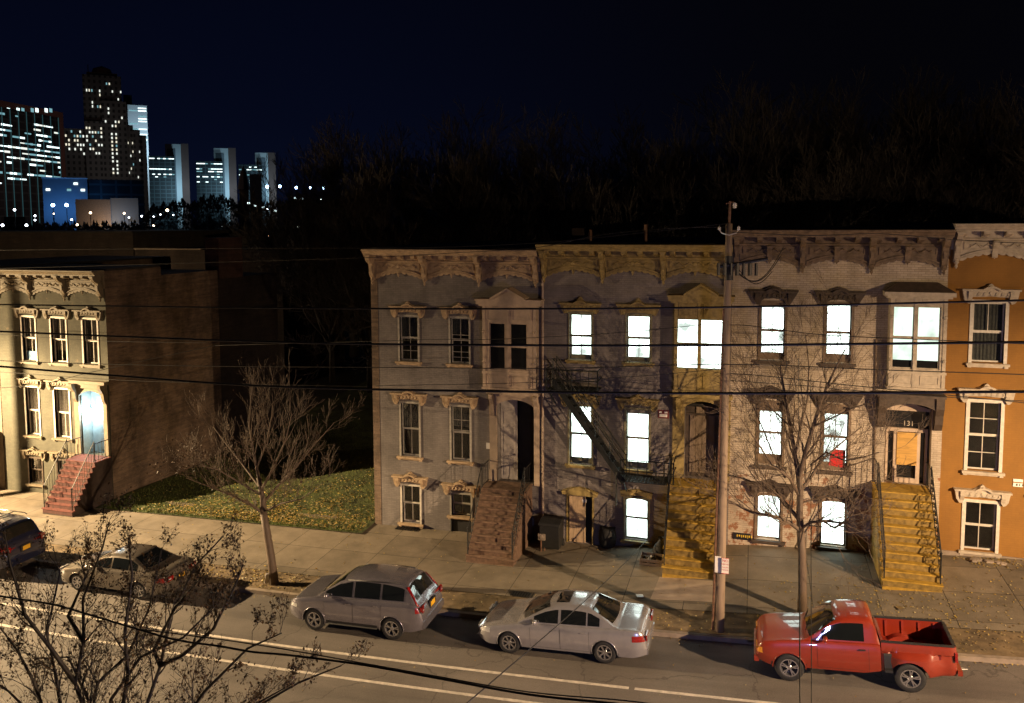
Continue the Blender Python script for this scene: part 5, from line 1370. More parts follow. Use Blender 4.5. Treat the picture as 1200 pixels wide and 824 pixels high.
# ------------------------------------------------------------------ trees
def perp(d):
    a = d.cross(Vector((0,0,1)));
    if a.length < .1: a = d.cross(Vector((1,0,0)))
    return a.normalized()
def grow(mb, p, d, ln, r, lvl, rng, tips, gnarl=.25, up=.12, split=3, shrink=.72, sides=5, minr=.004, spread=.6):
    n = 4; pts = [p.copy()]; rad = [r]; dd = d.normalized(); q = p.copy()
    for i in range(n):
        dd = (dd+Vector((rng.gauss(0,gnarl),rng.gauss(0,gnarl),rng.gauss(0,gnarl)+up))*.5).normalized()
        q = q+dd*(ln/n); pts.append(q.copy()); rad.append(max(minr, r*(1-.42*(i+1)/n)))
    mb.tube(pts, rad, max(3, sides), cap=False)
    if lvl == 0: tips.append((q.copy(), dd.copy())); return
    for k in range(split):
        i = n if k == 0 else rng.randint(1, n)
        a = rng.uniform(0, 2*math.pi); s = perp(dd); t = dd.cross(s)
        ang = spread*rng.uniform(.5, 1.2)*(.45 if k == 0 else 1)
        nd = dd*math.cos(ang)+(s*math.cos(a)+t*math.sin(a))*math.sin(ang)
        grow(mb, pts[i], nd, ln*shrink*rng.uniform(.8,1.15), max(minr, rad[i]*(.78 if k == 0 else .6)), lvl-1, rng, tips, gnarl, up, split, shrink, sides-1, minr, spread)
        if lvl <= 2: tips.append((pts[i].copy(), nd))
def leaf(mb, p, s, rng):
    a = Vector((rng.gauss(0,1), rng.gauss(0,1), rng.gauss(0,1))).normalized(); b = perp(a); c = a.cross(b)
    mb.poly([p, p+(a*.5+b*.32)*s, p+a*s+c*.12*s, p+(a*.5-b*.32)*s])
# right street tree: limbs follow the photograph
rng = random.Random(3); TB = onground(940, 722); TY = TB.y
r = empty('street_tree', (TB.x, TB.y, gz(TB.x, TB.y))); tag(r, 'bare branching street tree in front of the cream house, beside the red pickup', 'tree', 'street trees')
def tp_(u, v, dy=0): return at(u, v, TY+dy)
m = MB(); tr = [TB-Vector((0,0,.1)), tp_(940.5,690), tp_(940,650), tp_(938,622)]
m.tube(tr, [.15,.122,.115,.108], 12); m.tube([tr[-1], tp_(937,600), tp_(938,575), tp_(936,558)], [.108,.10,.09,.085], 10)
tk_ = m.build('trunk', M['bark'], r, True); tips = []
m = MB()
limbs = [([(936,560,0),(932,535,.1),(926,500,.1),(920,465,.3),(914,430,.4)],.075,.03,4),([(937,558,0),(944,530,-.2),(953,500,-.4),(962,470,-.5),(975,440,-.6),(990,410,-.8)],.075,.02,4),
  ([(938,575,0),(950,560,.3),(962,540,.6),(985,520,.9),(1010,500,1.1)],.055,.015,3),([(936,580,0),(925,560,-.4),(905,545,-.7),(885,515,-1.0),(868,490,-1.3)],.05,.014,3),
  ([(937,610,0),(925,595,.2),(912,580,.3),(890,568,.5),(868,560,.6),(850,556,.7)],.06,.018,3),([(938,622,0),(925,612,-.3),(905,605,-.5),(880,600,-.6),(860,590,-.8),(846,582,-1.0)],.065,.02,3),
  ([(938,620,0),(950,612,-.3),(965,611,-.5),(978,619,-.6),(990,612,-.7),(1000,600,-.9)],.045,.018,3),([(932,535,.1),(938,500,.4),(946,470,.8),(948,430,1.1),(944,392,1.3)],.04,.012,3),
  ([(920,560,-.3),(905,530,.2),(893,500,.5),(880,470,.8),(878,440,1)],.03,.01,3),([(950,545,.2),(968,530,-.3),(990,540,-.8),(1015,535,-1.0),(1030,530,-1.2)],.03,.01,3),
  ([(953,500,-.4),(975,490,-.8),(1000,478,-1),(1025,470,-1.3)],.03,.01,3),([(926,500,.1),(905,480,.3),(885,455,.1),(868,440,-.1)],.03,.01,3),([(936,590,.1),(955,585,.5),(980,575,1),(1005,572,1.4)],.03,.01,3)]
for li, (pts, r0, r1, lv) in enumerate(limbs):
    P = [tp_(*p) for p in pts]; n = len(P); rad = [lerp(r0, r1, i/(n-1)) for i in range(n)]; m.tube(P, rad, 8, cap=False)
    for i in range(1, n):
        for k in range(3):
            d = (P[i]-P[i-1]).normalized(); s = perp(d); t = d.cross(s); a = rng.uniform(0, 6.28); ang = rng.uniform(.4, 1.0)
            nd = d*math.cos(ang)+(s*math.cos(a)+t*math.sin(a))*math.sin(ang); nd.z += .25
            grow(m, P[i].lerp(P[i-1], rng.random()*.6), nd, rng.uniform(.6,1.0), rad[i]*.5, 3, rng, tips, .24, .10, 3, .70, 5, .0038, .65)
cr = m.build('crown', M['bark'], r, True)
for o_ in (tk_, cr): o_.location = -Vector(r.location)
# left street tree (leaning), a few dry leaves still on
rng = random.Random(11); TB = onground(322, 684); TY = TB.y
r = empty('street_tree', (TB.x, TB.y, gz(TB.x, TB.y))); tag(r, 'leaning twiggy street tree in front of the lawn, some dry leaves left', 'tree', 'street trees')
def tq_(u, v, dy=0): return at(u, v, TY+dy)
m = MB(); m.tube([TB-Vector((0,0,.1)), tq_(318,655), tq_(313,625), tq_(309,602)], [.16,.14,.13,.12], 12); m.tube([tq_(309,602), tq_(308,585), tq_(303,560)], [.12,.10,.08], 10)
tk_ = m.build('trunk', M['bark'], r, True); m = MB(); tips = []
limbs = [([(309,602,0),(295,592,-.2),(270,580,-.4),(245,570,-.5),(218,560,-.8)],.06,.015,3),([(308,590,0),(325,570,.2),(345,550,.5),(365,525,.8),(392,495,1)],.055,.014,3),
  ([(303,560,0),(297,530,.2),(292,500,.3),(294,465,.4)],.06,.015,3),([(306,575,0),(322,545,-.4),(335,515,-.7),(342,485,-1)],.05,.014,3),([(304,570,0),(285,545,.4),(265,520,.7),(250,500,.9)],.05,.014,3),
  ([(309,600,0),(330,590,-.6),(352,585,-1),(375,570,-1.5)],.04,.012,3),([(300,550,0),(312,520,.6),(318,490,.9),(320,470,1)],.04,.012,3),([(306,580,0),(280,565,-.7),(255,550,-1.2),(232,545,-1.6)],.04,.012,3)]
for pts, r0, r1, lv in limbs:
    P = [tq_(*p) for p in pts]; n = len(P); rad = [lerp(r0, r1, i/(n-1)) for i in range(n)]; m.tube(P, rad, 7, cap=False)
    for i in range(1, n):
        for k in range(3):
            d = (P[i]-P[i-1]).normalized(); s = perp(d); t = d.cross(s); a = rng.uniform(0, 6.28); ang = rng.uniform(.3, .9)
            nd = d*math.cos(ang)+(s*math.cos(a)+t*math.sin(a))*math.sin(ang); nd.z += .45
            grow(m, P[i].lerp(P[i-1], rng.random()*.6), nd, rng.uniform(.5,.85), rad[i]*.5, 3, rng, tips, .22, .16, 3, .74, 5, .0042, .6)
cr = m.build('crown', M['bark'], r, True)
lm = MB()
for p, d in tips:
    if rng.random() < (.4 if p.x < TB.x-.6 and p.z < 4.5 else .04):
        for k in range(2): leaf(lm, p+Vector((rng.gauss(0,.08),rng.gauss(0,.08),rng.gauss(0,.08))), rng.uniform(.06,.11), rng)
lv_ = lm.build('leaves', M['leaf_brown'], r)
for o_ in (tk_, cr, lv_): o_.location = -Vector(r.location)
# foreground bushy tree, seen as a silhouette
rng = random.Random(21); FYD = 8.6
def tf_(u, v, dy=0): return at(u, v, FYD+dy)
gb = Vector((at(150,900,FYD).x, FYD, rz(-9)+.13))
r = empty('crabapple_tree', gb); tag(r, 'small dark twiggy tree with dry leaves, silhouetted in the lower left foreground', 'tree')
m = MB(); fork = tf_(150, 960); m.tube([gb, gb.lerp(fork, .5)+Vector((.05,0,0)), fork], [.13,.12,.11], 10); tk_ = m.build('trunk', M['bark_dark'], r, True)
m = MB(); tips = []
stems = [[(150,960,0),(105,850,-.1),(88,800,0),(98,730,.1),(97,680,.1),(120,620,.2),(128,590,.2)],[(150,960,0),(160,860,.3),(188,780,.4),(200,700,.5),(230,640,.6),(262,606,.7)],
 [(150,960,0),(60,860,-.4),(40,800,-.4),(20,740,-.5),(-10,700,-.6)],[(150,960,0),(100,860,.2),(115,800,.3),(150,745,.4),(175,690,.5),(190,620,.5)],[(150,960,0),(190,880,-.3),(240,810,-.4),(290,760,-.5),(330,720,-.5)],
 [(150,960,0),(75,850,.5),(65,790,.5),(55,720,.6),(70,650,.6),(62,618,.6)],[(150,960,0),(210,900,.2),(280,840,.3),(350,800,.3),(400,780,.4)],[(150,960,0),(140,850,-.6),(150,790,-.7),(146,720,-.8),(155,650,-.8),(150,612,-.8)],
 [(150,960,0),(30,880,.3),(-20,830,.3),(-60,760,.3)],[(188,780,.4),(215,745,.3),(250,715,.2),(275,665,.2),(285,640,.1)],[(88,800,0),(60,760,-.3),(30,700,-.4),(12,640,-.4),(5,600,-.4)],
 [(150,960,0),(120,880,-.3),(130,820,-.3),(165,770,-.4),(215,725,-.4),(250,690,-.5)],[(150,960,0),(90,890,.1),(50,850,.1),(10,810,.1),(-25,790,.1)],[(150,960,0),(170,900,.1),(215,860,.1),(255,840,.1),(300,825,.1),(345,800,.2)],
 [(150,960,0),(128,880,.4),(108,830,.4),(80,770,.4),(40,750,.4)],[(188,780,.4),(180,740,.3),(205,690,.2),(240,650,.2)],[(98,730,.1),(80,700,.2),(100,655,.3),(92,625,.3)]]
for st in stems:
    P = [tf_(p[0], p[1]+(22 if p[1] < 760 else 0), p[2]) for p in st]; n = len(P); rad = [max(.008, lerp(.035, .008, i/(n-1))) for i in range(n)]; m.tube(P, rad, 7, cap=False)
    for i in range(2, n):
        for k in range(3):
            d = (P[i]-P[i-1]).normalized(); s = perp(d); t = d.cross(s); a = rng.uniform(0, 6.28); ang = rng.uniform(.3, .8)
            nd = d*math.cos(ang)+(s*math.cos(a)+t*math.sin(a))*math.sin(ang); nd.z += .3
            grow(m, P[i].lerp(P[i-1], rng.random()), nd, rng.uniform(.30,.48)*(.55 if i >= n-2 and P[i].z > 5.5 else 1), rad[i]*.6, 3, rng, tips, .22, .10, 3, .74, 4, .0020, .6)
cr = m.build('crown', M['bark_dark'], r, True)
lm = MB()
for p, d in tips:
    if rng.random() < .62:
        for k in range(rng.randint(1, 3)): leaf(lm, p+Vector((rng.gauss(0,.02),rng.gauss(0,.02),rng.gauss(0,.02))), rng.uniform(.028,.052), rng)
lv_ = lm.build('leaves', M['leaf_brown'], r)
for o_ in (tk_, cr, lv_): o_.location = -Vector(r.location)

# background trees on the rise behind the row
def bg_tree(seed, h, w):
    rng = random.Random(seed); r = empty('bare_tree', (0,0,0)); tips = []
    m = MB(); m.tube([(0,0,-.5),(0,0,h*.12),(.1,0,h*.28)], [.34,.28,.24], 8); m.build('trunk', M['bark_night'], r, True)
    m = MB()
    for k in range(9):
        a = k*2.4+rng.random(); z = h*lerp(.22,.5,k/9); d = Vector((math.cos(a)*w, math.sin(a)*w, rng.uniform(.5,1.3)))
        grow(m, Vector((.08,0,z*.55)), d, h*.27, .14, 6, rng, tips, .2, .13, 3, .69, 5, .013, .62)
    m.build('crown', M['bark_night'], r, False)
    return r
protos = [bg_tree(5, 17, .8), bg_tree(9, 15, 1.1), bg_tree(17, 19, .6)]
spots = [(362,205,66,17),(410,165,62,19),(455,150,56,20),(500,158,60,19),(548,172,54,18),(596,160,60,19),(640,170,56,18),(690,165,62,18),(735,178,54,17),(780,165,60,19),(830,150,58,20),(875,140,62,21),(925,118,58,23),(975,125,62,22),(1025,108,60,24),(1080,120,58,23),(1135,112,62,23),(1190,120,60,22),(1240,130,58,22),(330,250,58,12),(385,240,50,11),(430,200,48,1),(475,190,46,1),(525,200,47,1),(572,195,48,1),(620,200,47,1),(665,205,48,1),(712,200,46,1),(758,200,47,1),(805,195,48,1),(852,190,47,1),(900,175,48,1),(950,165,47,1),(1000,160,48,1),(1052,160,47,1),(1105,160,48,1),(1160,165,47,1),(1215,165,48,1)]
words = ['first','second','third','fourth','fifth','sixth','seventh','eighth','ninth','tenth','eleventh','twelfth','thirteenth','fourteenth','fifteenth','sixteenth','seventeenth','eighteenth','nineteenth','twentieth','twenty-first','twenty-second','twenty-third','twenty-fourth','twenty-fifth','twenty-sixth','twenty-seventh','twenty-eighth','twenty-ninth','thirtieth','thirty-first','thirty-second','thirty-third','thirty-fourth','thirty-fifth','thirty-sixth','thirty-seventh','thirty-eighth','thirty-ninth','fortieth']
order = sorted(range(len(spots)), key=lambda i: spots[i][0])
used = [False]*3
for rank, i in enumerate(order):
    u, v, Yd, hh = spots[i]; k = i % 3; src = protos[k]
    p = at(u, v, Yd); base = 1.0
    if not used[k]: r = src; used[k] = True
    else:
        r = src.copy(); COL.objects.link(r)
        for ch in src.children: c_ = ch.copy(); COL.objects.link(c_); c_.parent = r
    sc = (p.z-base)/(17,15,19)[k]*(1.09 if hh > 1 and u > 340 else 1.0)
    r.location = (p.x, Yd, base); r.scale = (sc, sc, sc); r.rotation_euler = (0,0,i*1.7)
    tag(r, words[rank]+' from the left of the dim bare trees rising behind the row houses', 'tree', 'bare trees behind the row')

# ------------------------------------------------------------------ lawn cover and fallen leaves
rng = random.Random(5); gm_ = MB()
def lawnz(x, y): return yard_h(x, y)+.012
for k in range(26000):
    x = rng.uniform(-27.7, -14.9); y = YF-1.1+rng.random()**1.5*16
    z = lawnz(x, y); a = rng.uniform(0, 6.28); h = rng.uniform(.04,.11); dx, dy = math.cos(a)*.012, math.sin(a)*.012
    gm_.poly([(x-dx,y-dy,z),(x+dx,y+dy,z),(x+rng.gauss(0,.03),y+rng.gauss(0,.03),z+h)])
gm_.build('grass', M['grass_blade'])['kind'] = 'stuff'
lm = MB()
def fl(x, y, z, s=None):
    s = s or rng.uniform(.06,.125); a = rng.uniform(0, 6.28); c, q_ = math.cos(a)*s, math.sin(a)*s; t = rng.uniform(0,.035)
    lm.poly([(x-c*.5,y-q_*.5,z+.006),(x+q_*.35,y-c*.35,z+.012+t),(x+c*.5,y+q_*.5,z+.008),(x-q_*.35,y+c*.35,z+.012+t*.6)])
for k in range(5200):
    x = rng.gauss(-18, 3.8); y = YF-1.0+abs(rng.gauss(0, 3.4))
    if -27.7 < x < -14.9 and rng.random() < (.5+.5*math.sin(x*1.9+1.3*math.sin(y*1.1))*math.sin(y*1.6+x*.4))**1.5+.12: fl(x, y, lawnz(x, y)+.03)
for k in range(1100):
    x = rng.gauss(-20.5, 2.6); y = YF-1.0+abs(rng.gauss(0, .9))
    if -27.7 < x < -14.9: fl(x, y, lawnz(x, y)+.03)
for k in range(700): x = rng.uniform(-26, 10); y = rng.uniform(YK+.2, YK+1.5); fl(x, y, gz(x, y), rng.uniform(.04,.08))
for k in range(420): x = rng.uniform(-26, 10); y = rng.uniform(YK+1.5, YF-.1); fl(x, y, gz(x, y), rng.uniform(.04,.08))
for k in range(650): x = rng.gauss(4.8, 2.2); y = rng.gauss(25.4, 1.1); (fl(x, y, gz(x, y), rng.uniform(.04,.09)) if YK+.2 < y < YF-.1 else None)
for k in range(260): x = rng.gauss(-16.5, 1.4); y = rng.gauss(23.5, .4); (fl(x, y, gz(x, y)) if y > YK+.2 else None)
for k in range(420): x = rng.uniform(-27, 9); y = YK-abs(rng.gauss(0,.12))-.03; fl(x, y, rz(x)+.005, rng.uniform(.04,.07))
for k in range(240): x = rng.uniform(-27, 9); y = rng.uniform(15, YK); fl(x, y, rz(x)+.014, rng.uniform(.03,.06))
for k in range(130): x = rng.gauss(7.6, .5); y = YF-.15-abs(rng.gauss(0,.35)); fl(x, y, gz(x, y), .09)
lm.build('fallen_leaves', M['leaf_yellow'])['kind'] = 'stuff'

# ------------------------------------------------------------------ downtown skyline (real distances 250-1200 m)
M['lit_office'] = emis('office_light', (.80,1,1), 2.2); M['lit_office_dim'] = emis('office_light_dim', (.35,.75,.85), .55); M['lit_pale'] = emis('pale_office_light', (.95,1,.9), 1.1); M['lit_warm'] = emis('warm_office_light', (1,.93,.72), 1.0)
M['tower_stone'] = basic('tower_stone', (.20,.16,.13), .9, var=.2, vscale=.05); M['office_brown'] = basic('office_brown_brick', (.16,.09,.075), .9, var=.15, vscale=.05)
def facade_grid(name, stone, pane, bw, rh, mort):
    m, nt, b = newmat(name); wv, ov, zc = wallvec(nt); br = N(nt, 'ShaderNodeTexBrick'); L(nt, wv, br.inputs['Vector']); br.offset = 0; br.inputs['Scale'].default_value = 1
    br.inputs['Brick Width'].default_value = bw; br.inputs['Row Height'].default_value = rh; br.inputs['Mortar Size'].default_value = mort; br.inputs['Mortar Smooth'].default_value = 0
    br.inputs['Color1'].default_value = (*pane, 1); br.inputs['Color2'].default_value = (*[c*1.6 for c in pane], 1); br.inputs['Mortar'].default_value = (*stone, 1)
    g = noise(nt, .03, 4, ov); gr = ramp(nt, g.outputs[0], [(.3,(.6,)*3),(.7,(1.2,)*3)]); L(nt, mix(nt, 1, br.outputs[0], gr.outputs[0], 'MULTIPLY'), b.inputs['Base Color']); b.inputs['Roughness'].default_value = .7; return m
M['tower_stone'] = facade_grid('tower_stone_with_windows', (.20,.19,.18), (.03,.03,.03), 3.0, 3.6, .85)
M['hall_wall'] = basic('hall_wall', (.2,.16,.13), .9)
M['marble'] = basic('pale_marble', (.62,.64,.64), .6, var=.06, vscale=.02); M['dark_panel'] = facade_grid('dark_curtain_wall', (.05,.07,.075), (.01,.014,.016), 5, 3.6, .35)
M['teal_mullion'] = emis('lit_teal_mullion', (.10,.30,.34), .16); M['grey_block'] = basic('grey_block', (.16,.18,.2), .8, var=.15, vscale=.05)
M['blue_lamp'] = emis('blue_white_lamp', (.35,.6,1), 30); M['cool_lamp'] = emis('cool_lamp', (.8,.9,1), 12); M['warm_lamp'] = emis('warm_lamp', (1,.72,.45), 12)
M['lit_spire'] = basic('pale_stone', (.3,.28,.26), .8)
def hpt(u, D, v=262):
    d = ray(u, v); h = math.hypot(d.x, d.y); return EYE+d*(D/h)
def flood(parent, loc, e, col=(.55,.8,1), size=3):
    ld = bpy.data.lights.new('flood_light', 'POINT'); ld.energy = e; ld.color = col; ld.shadow_soft_size = size
    o = bpy.data.objects.new('flood_light', ld); COL.objects.link(o); o.parent = parent; o.location = loc
class FB:
    """building seen far off; local x runs along its street front, y into depth"""
    def __init__(s, name, label, cat, u0, u1, D0, D1=None, base=-2):
        D1 = D1 or D0; a, b = hpt(u0, D0), hpt(u1, D1); s.w = math.hypot(b.x-a.x, b.y-a.y); s.base = base
        s.r = empty(name, (a.x, a.y, base)); s.r.rotation_euler = (0, 0, math.atan2(b.y-a.y, b.x-a.x)); tag(s.r, label, cat); s.u0, s.u1, s.D0, s.D1 = u0, u1, D0, D1
    def x(s, u):
        t = (u-s.u0)/(s.u1-s.u0); a, b = t*s.D0, (1-t)*s.D1; return s.w*(t*s.D0/(t*s.D0+(1-t)*s.D1)) if (a+b) else 0
    def z(s, v, u=None):
        t = ((s.u0 if u is None else u)-s.u0)/(s.u1-s.u0); D = lerp(s.D0, s.D1, t); return hpt(s.u0 if u is None else u, D, v).z-s.base
    def box(s, u0, u1, v, dep, mat, name='wall', y0=0, zb=0, par=None, u=None):
        m = MB(); m.box(s.x(u0), s.x(u1), y0, y0+dep, zb, s.z(v, u if u is not None else u0)); return m.build(name, M[mat], par or s.r)
    def wins(s, u0, u1, v0, v1, nc, nr, p, mats, y=-.05, fw=.5, fh=.5, seed=1, cells=None, maxn=100, xr=1):
        rg = random.Random(seed); cnt = 0; z1, z0 = s.z(v0, u0), s.z(v1, u0); x0, x1 = s.x(u0), s.x(u1); cw, chh = (x1-x0)/nc, (z1-z0)/nr; mesh = {}
        for j in range(nr):
            for i in range(nc):
                lit = (cells(i, j, rg) if cells else rg.random() < p)
                if not lit or cnt >= maxn: continue
                mt = rg.choice(mats)
                if mt not in mesh:
                    q = MB(); q.box(-cw*fw/2, cw*fw/2, -.15, .0, -chh*fh/2, chh*fh/2); o = q.build('window', M[mt], s.r); mesh[mt] = o.data; src = o
                else: o = bpy.data.objects.new('window', mesh[mt]); COL.objects.link(o); o.parent = s.r
                o.location = (x0+(i+.5)*cw, y, z0+(j+.5)*chh); cnt += 1
        return cnt
# A: office block with strip windows
b = FB('office_building', 'wide brown office block with glowing strip windows at the left edge of the skyline', 'office building', -60, 80, 400, 455)
b.box(-60, 80, 117.5, 40, 'office_brown', u=0)
m = MB(); zt_, x0, x1 = b.z(133, 40), b.x(-60), b.x(74); m.box(x0+1, x1, -.3, -.01, 2, zt_); b_ = m.build('curtain_wall', M['dark_panel'], b.r)
for k in range(14): xx = b.x(-52+k*9.6); m = MB(); m.box(xx-.18, xx+.18, -.5, -.305, 2, zt_); m.build('mullion', M['teal_mullion'], b.r)  # mullions glow faintly by themselves, light put into their colour
rg = random.Random(4); zb_ = b.z(250, 40); nr = 19
rowp = [.2,.5,.6,.25,.8,.5,.97,.95,.9,.6,.55,.7,.5,.75,.5,.65,.4,.5,.3]
cnt = 0
for j in range(nr):
    z = lerp(zt_-1.6, zb_, (j+.5)/nr); u = -6
    while u < 72 and cnt < 92:
        if rg.random() < rowp[j]:
            w_ = rg.uniform(3, 9); m = MB(); hh = rg.uniform(.45,.95)
            m.box(b.x(u), b.x(min(73,u+w_*.92)), -.42, -.302, z-hh/2, z+hh/2); m.build('window', M[rg.choice(['lit_office','lit_office','lit_pale'])] if rg.random() < .72 else M['lit_office_dim'], b.r); cnt += 1; u += w_
        else: u += rg.uniform(4, 12)
for k in range(14):
    if k % 3 != 1: u = -4+k*5.6; m = MB(); m.box(b.x(u), b.x(u+3.2), -.2, -.05, b.z(129,u)-1.2, b.z(129,u)+.6); m.build('attic_window', M['lit_office'] if k % 2 else M['lit_office_dim'], b.r)
flood(b.r, (b.x(40), -50, b.z(200,40)), 9000, (1,.6,.5), 4)  # added fill light, lifts the brown front out of the dark
# B: stepped art deco tower
b = FB('stepped_tower', 'tall stepped stone tower with scattered lit windows, tallest on the skyline', 'tower', 78, 176, 560)
b.box(103, 148, 86, 24, 'tower_stone', y0=4); b.box(108, 144, 82, 16, 'tower_stone', y0=8, name='crown')
m = MB(); m.lathe([(0,0),(6,0),(5,3),(0,5)], (b.x(126), 14, b.z(83,126)), 'z', 12); m.build('crown_cap', M['office_brown'], b.r)
m = MB(); m.tube([(b.x(110),10,b.z(82,110)),(b.x(110),10,b.z(73,110))], .25, 5); m.build('antenna', M['iron'], b.r)
b.box(78, 103.5, 150, 22, 'tower_stone', y0=2, name='wing'); b.box(103.5, 124, 142, 22, 'tower_stone', y0=-1, name='wing'); b.box(124, 153, 118, 26, 'tower_stone', y0=0, name='shaft')
b.box(148, 160, 146, 20, 'tower_stone', y0=2.5, name='wing'); b.box(160, 168, 152, 18, 'tower_stone', y0=1, name='wing'); b.box(168, 175.5, 158, 18, 'tower_stone', y0=3, name='wing')
Wn = ['lit_pale','lit_warm','lit_office_dim','lit_pale']
b.wins(106, 124, 98, 126, 6, 6, .34, Wn, y=3.9, fw=.42, fh=.6, seed=2, maxn=14); b.wins(126, 152, 95, 117, 8, 5, .15, Wn, y=3.9, fw=.42, fh=.55, seed=3, maxn=8)
b.wins(80, 103, 151, 182, 7, 6, .42, Wn, y=1.9, fw=.5, fh=.5, seed=5, maxn=20); b.wins(104, 124, 143, 182, 6, 8, .38, Wn, y=-1.1, fw=.5, fh=.5, seed=6, maxn=20)
b.wins(132, 142, 155, 205, 2, 11, .88, Wn, y=-.1, fw=.35, fh=.5, seed=7, maxn=20); b.wins(126, 153, 120, 150, 7, 6, .2, Wn, y=-.1, fw=.4, fh=.5, seed=8, maxn=8)
b.wins(152, 168, 150, 210, 6, 12, .13, Wn, y=.9, fw=.4, fh=.5, seed=9, maxn=10)
flood(b.r, (b.x(126), -45, b.z(190,126)), 3400, (.95,.9,.85), 4)  # added fill light so the stone front shows dimly
# C: pale tall tower behind
b = FB('pale_tower', 'pale blue lit slab tower standing just behind the stepped tower', 'tower', 153, 179, 980)
b.box(155, 177.5, 123, 30, 'marble'); b.box(150, 160, 105, 20, 'dark_panel', name='dark_shaft', y0=40)
b.wins(156, 177, 125, 168, 2, 14, .62, ['lit_office_dim','lit_office'], fw=.9, fh=.4, seed=12, maxn=26)
flood(b.r, (b.x(176), -40, b.z(180,176)), 90000)  # assumed floodlight, source unseen; brightens the pale face

# D: four blocks with slab towers
for i, (a, c, vt, s0, s1, vs, lb) in enumerate(((177,207,183,196.5,224,168,'nearest the stepped tower, the tallest of the three'),(232,263,189,253,279,173,'in the middle of the three'),(281.5,309,193,301,325,178.5,'farthest right of three, by the blue floodlights'))):
    D = 820+i*60
    b = FB('slab_building', 'glass block with pale slab tower, '+lb, 'building', a, s1, D)
    b.box(a, c, vt, 22, 'dark_panel', y0=-4)
    b.box(s0, s1-9, vs, 26, 'marble', name='slab_tower', y0=6)
    m = MB(); m.yprism([(6,0),(32,0),(32,b.z(vs,s1)-.0),(6,b.z(vs,s1))], b.x(s1-9)+.05, b.x(s1)); m.build('slab_side', M['office_brown'], b.r)
    m = MB(); m.box(b.x(s0+2), b.x(s0+12), 5.4, 5.95, 2, b.z(vs+6,s0)); m.build('slab_recess', M['grey_block'], b.r)
    pat = {0:[0,4,6],1:[0,2,3,5],2:[1,3]}[i]
    b.wins(a+.5, c-.5, vt+1.5, vt+26, 9, 8, 0, ['lit_office','lit_office_dim','lit_office'], y=-4.05, fw=.94, fh=.34, seed=30+i, cells=lambda x, j, rg, pat=pat: (7-j) in pat and rg.random() < .9 or rg.random() < .05, maxn=40)
    flood(b.r, (b.x(s1-11), -26, b.z(225,s1)), 36000, (.45,.78,1))  # assumed floodlight, source unseen; gives the marble its bluish light
# dark spire and block among them
b = FB('church_spire', 'thin black church spire in front of the right slab building', 'church spire', 281, 292, 420)
m = MB(); x_ = b.x(287); m.box(x_-2.2, x_+2.2, 0, 5, 0, b.z(222,287)); m.build('tower', M['brick_dark'], b.r)
m = MB(); m.lathe([(3.1,0),(1.6,8),(0,b.z(193,287)-b.z(222,287))], (x_, 2.5, b.z(222,287)), 'z', 8); m.build('spire', M['tar'], b.r)
b = FB('dark_block', 'dark flat block to the right of the church spire', 'building', 294, 308, 500); b.box(294, 308, 204, 20, 'brick_dark')
# low civic buildings in front
b = FB('low_office', 'blue lit low building between the office block and the stepped tower', 'building', 52, 140, 330)
b.box(52, 103.5, 208, 18, 'grey_block'); b.box(103.5, 172, 210, 18, 'dark_panel', name='wing', y0=1.5)
b.wins(54, 102, 211, 226, 6, 2, .4, ['lit_office','lit_office_dim'], fw=.6, fh=.35, seed=41, maxn=6); m = MB(); m.box(b.x(52)-.2, b.x(104), -.3, -.01, b.z(209,52), b.z(208,52)+.1); m.build('roof_edge', M['marble'], b.r)
flood(b.r, (b.x(62), -8, b.z(246,62)), 1900, (.10,.36,1), .5); flood(b.r, (b.x(92), -8, b.z(246,92)), 1900, (.10,.36,1), .5)
b = FB('brown_hall', 'plain brown windowless hall lit from below, in front of the stepped tower', 'building', 89, 163, 300)
b.box(89.5, 130, 233.5, 20, 'hall_wall'); b.box(130, 163, 232, 20, 'grey_block', name='side_wing', y0=1)
flood(b.r, (b.x(126), -5, b.z(266,126)), 1600, (1,.6,.25), .5); flood(b.r, (b.x(140), -6, b.z(262,140)), 1200, (.5,.7,1), .5)
b = FB('dark_house', 'dark small building below the blue lit office, at the left edge', 'building', -40, 30, 260); b.box(5, 30, 254, 16, 'brick_dark')
b = FB('dark_wood', 'x', 'x', 0, 10, 300); bpy.data.objects.remove(b.r)
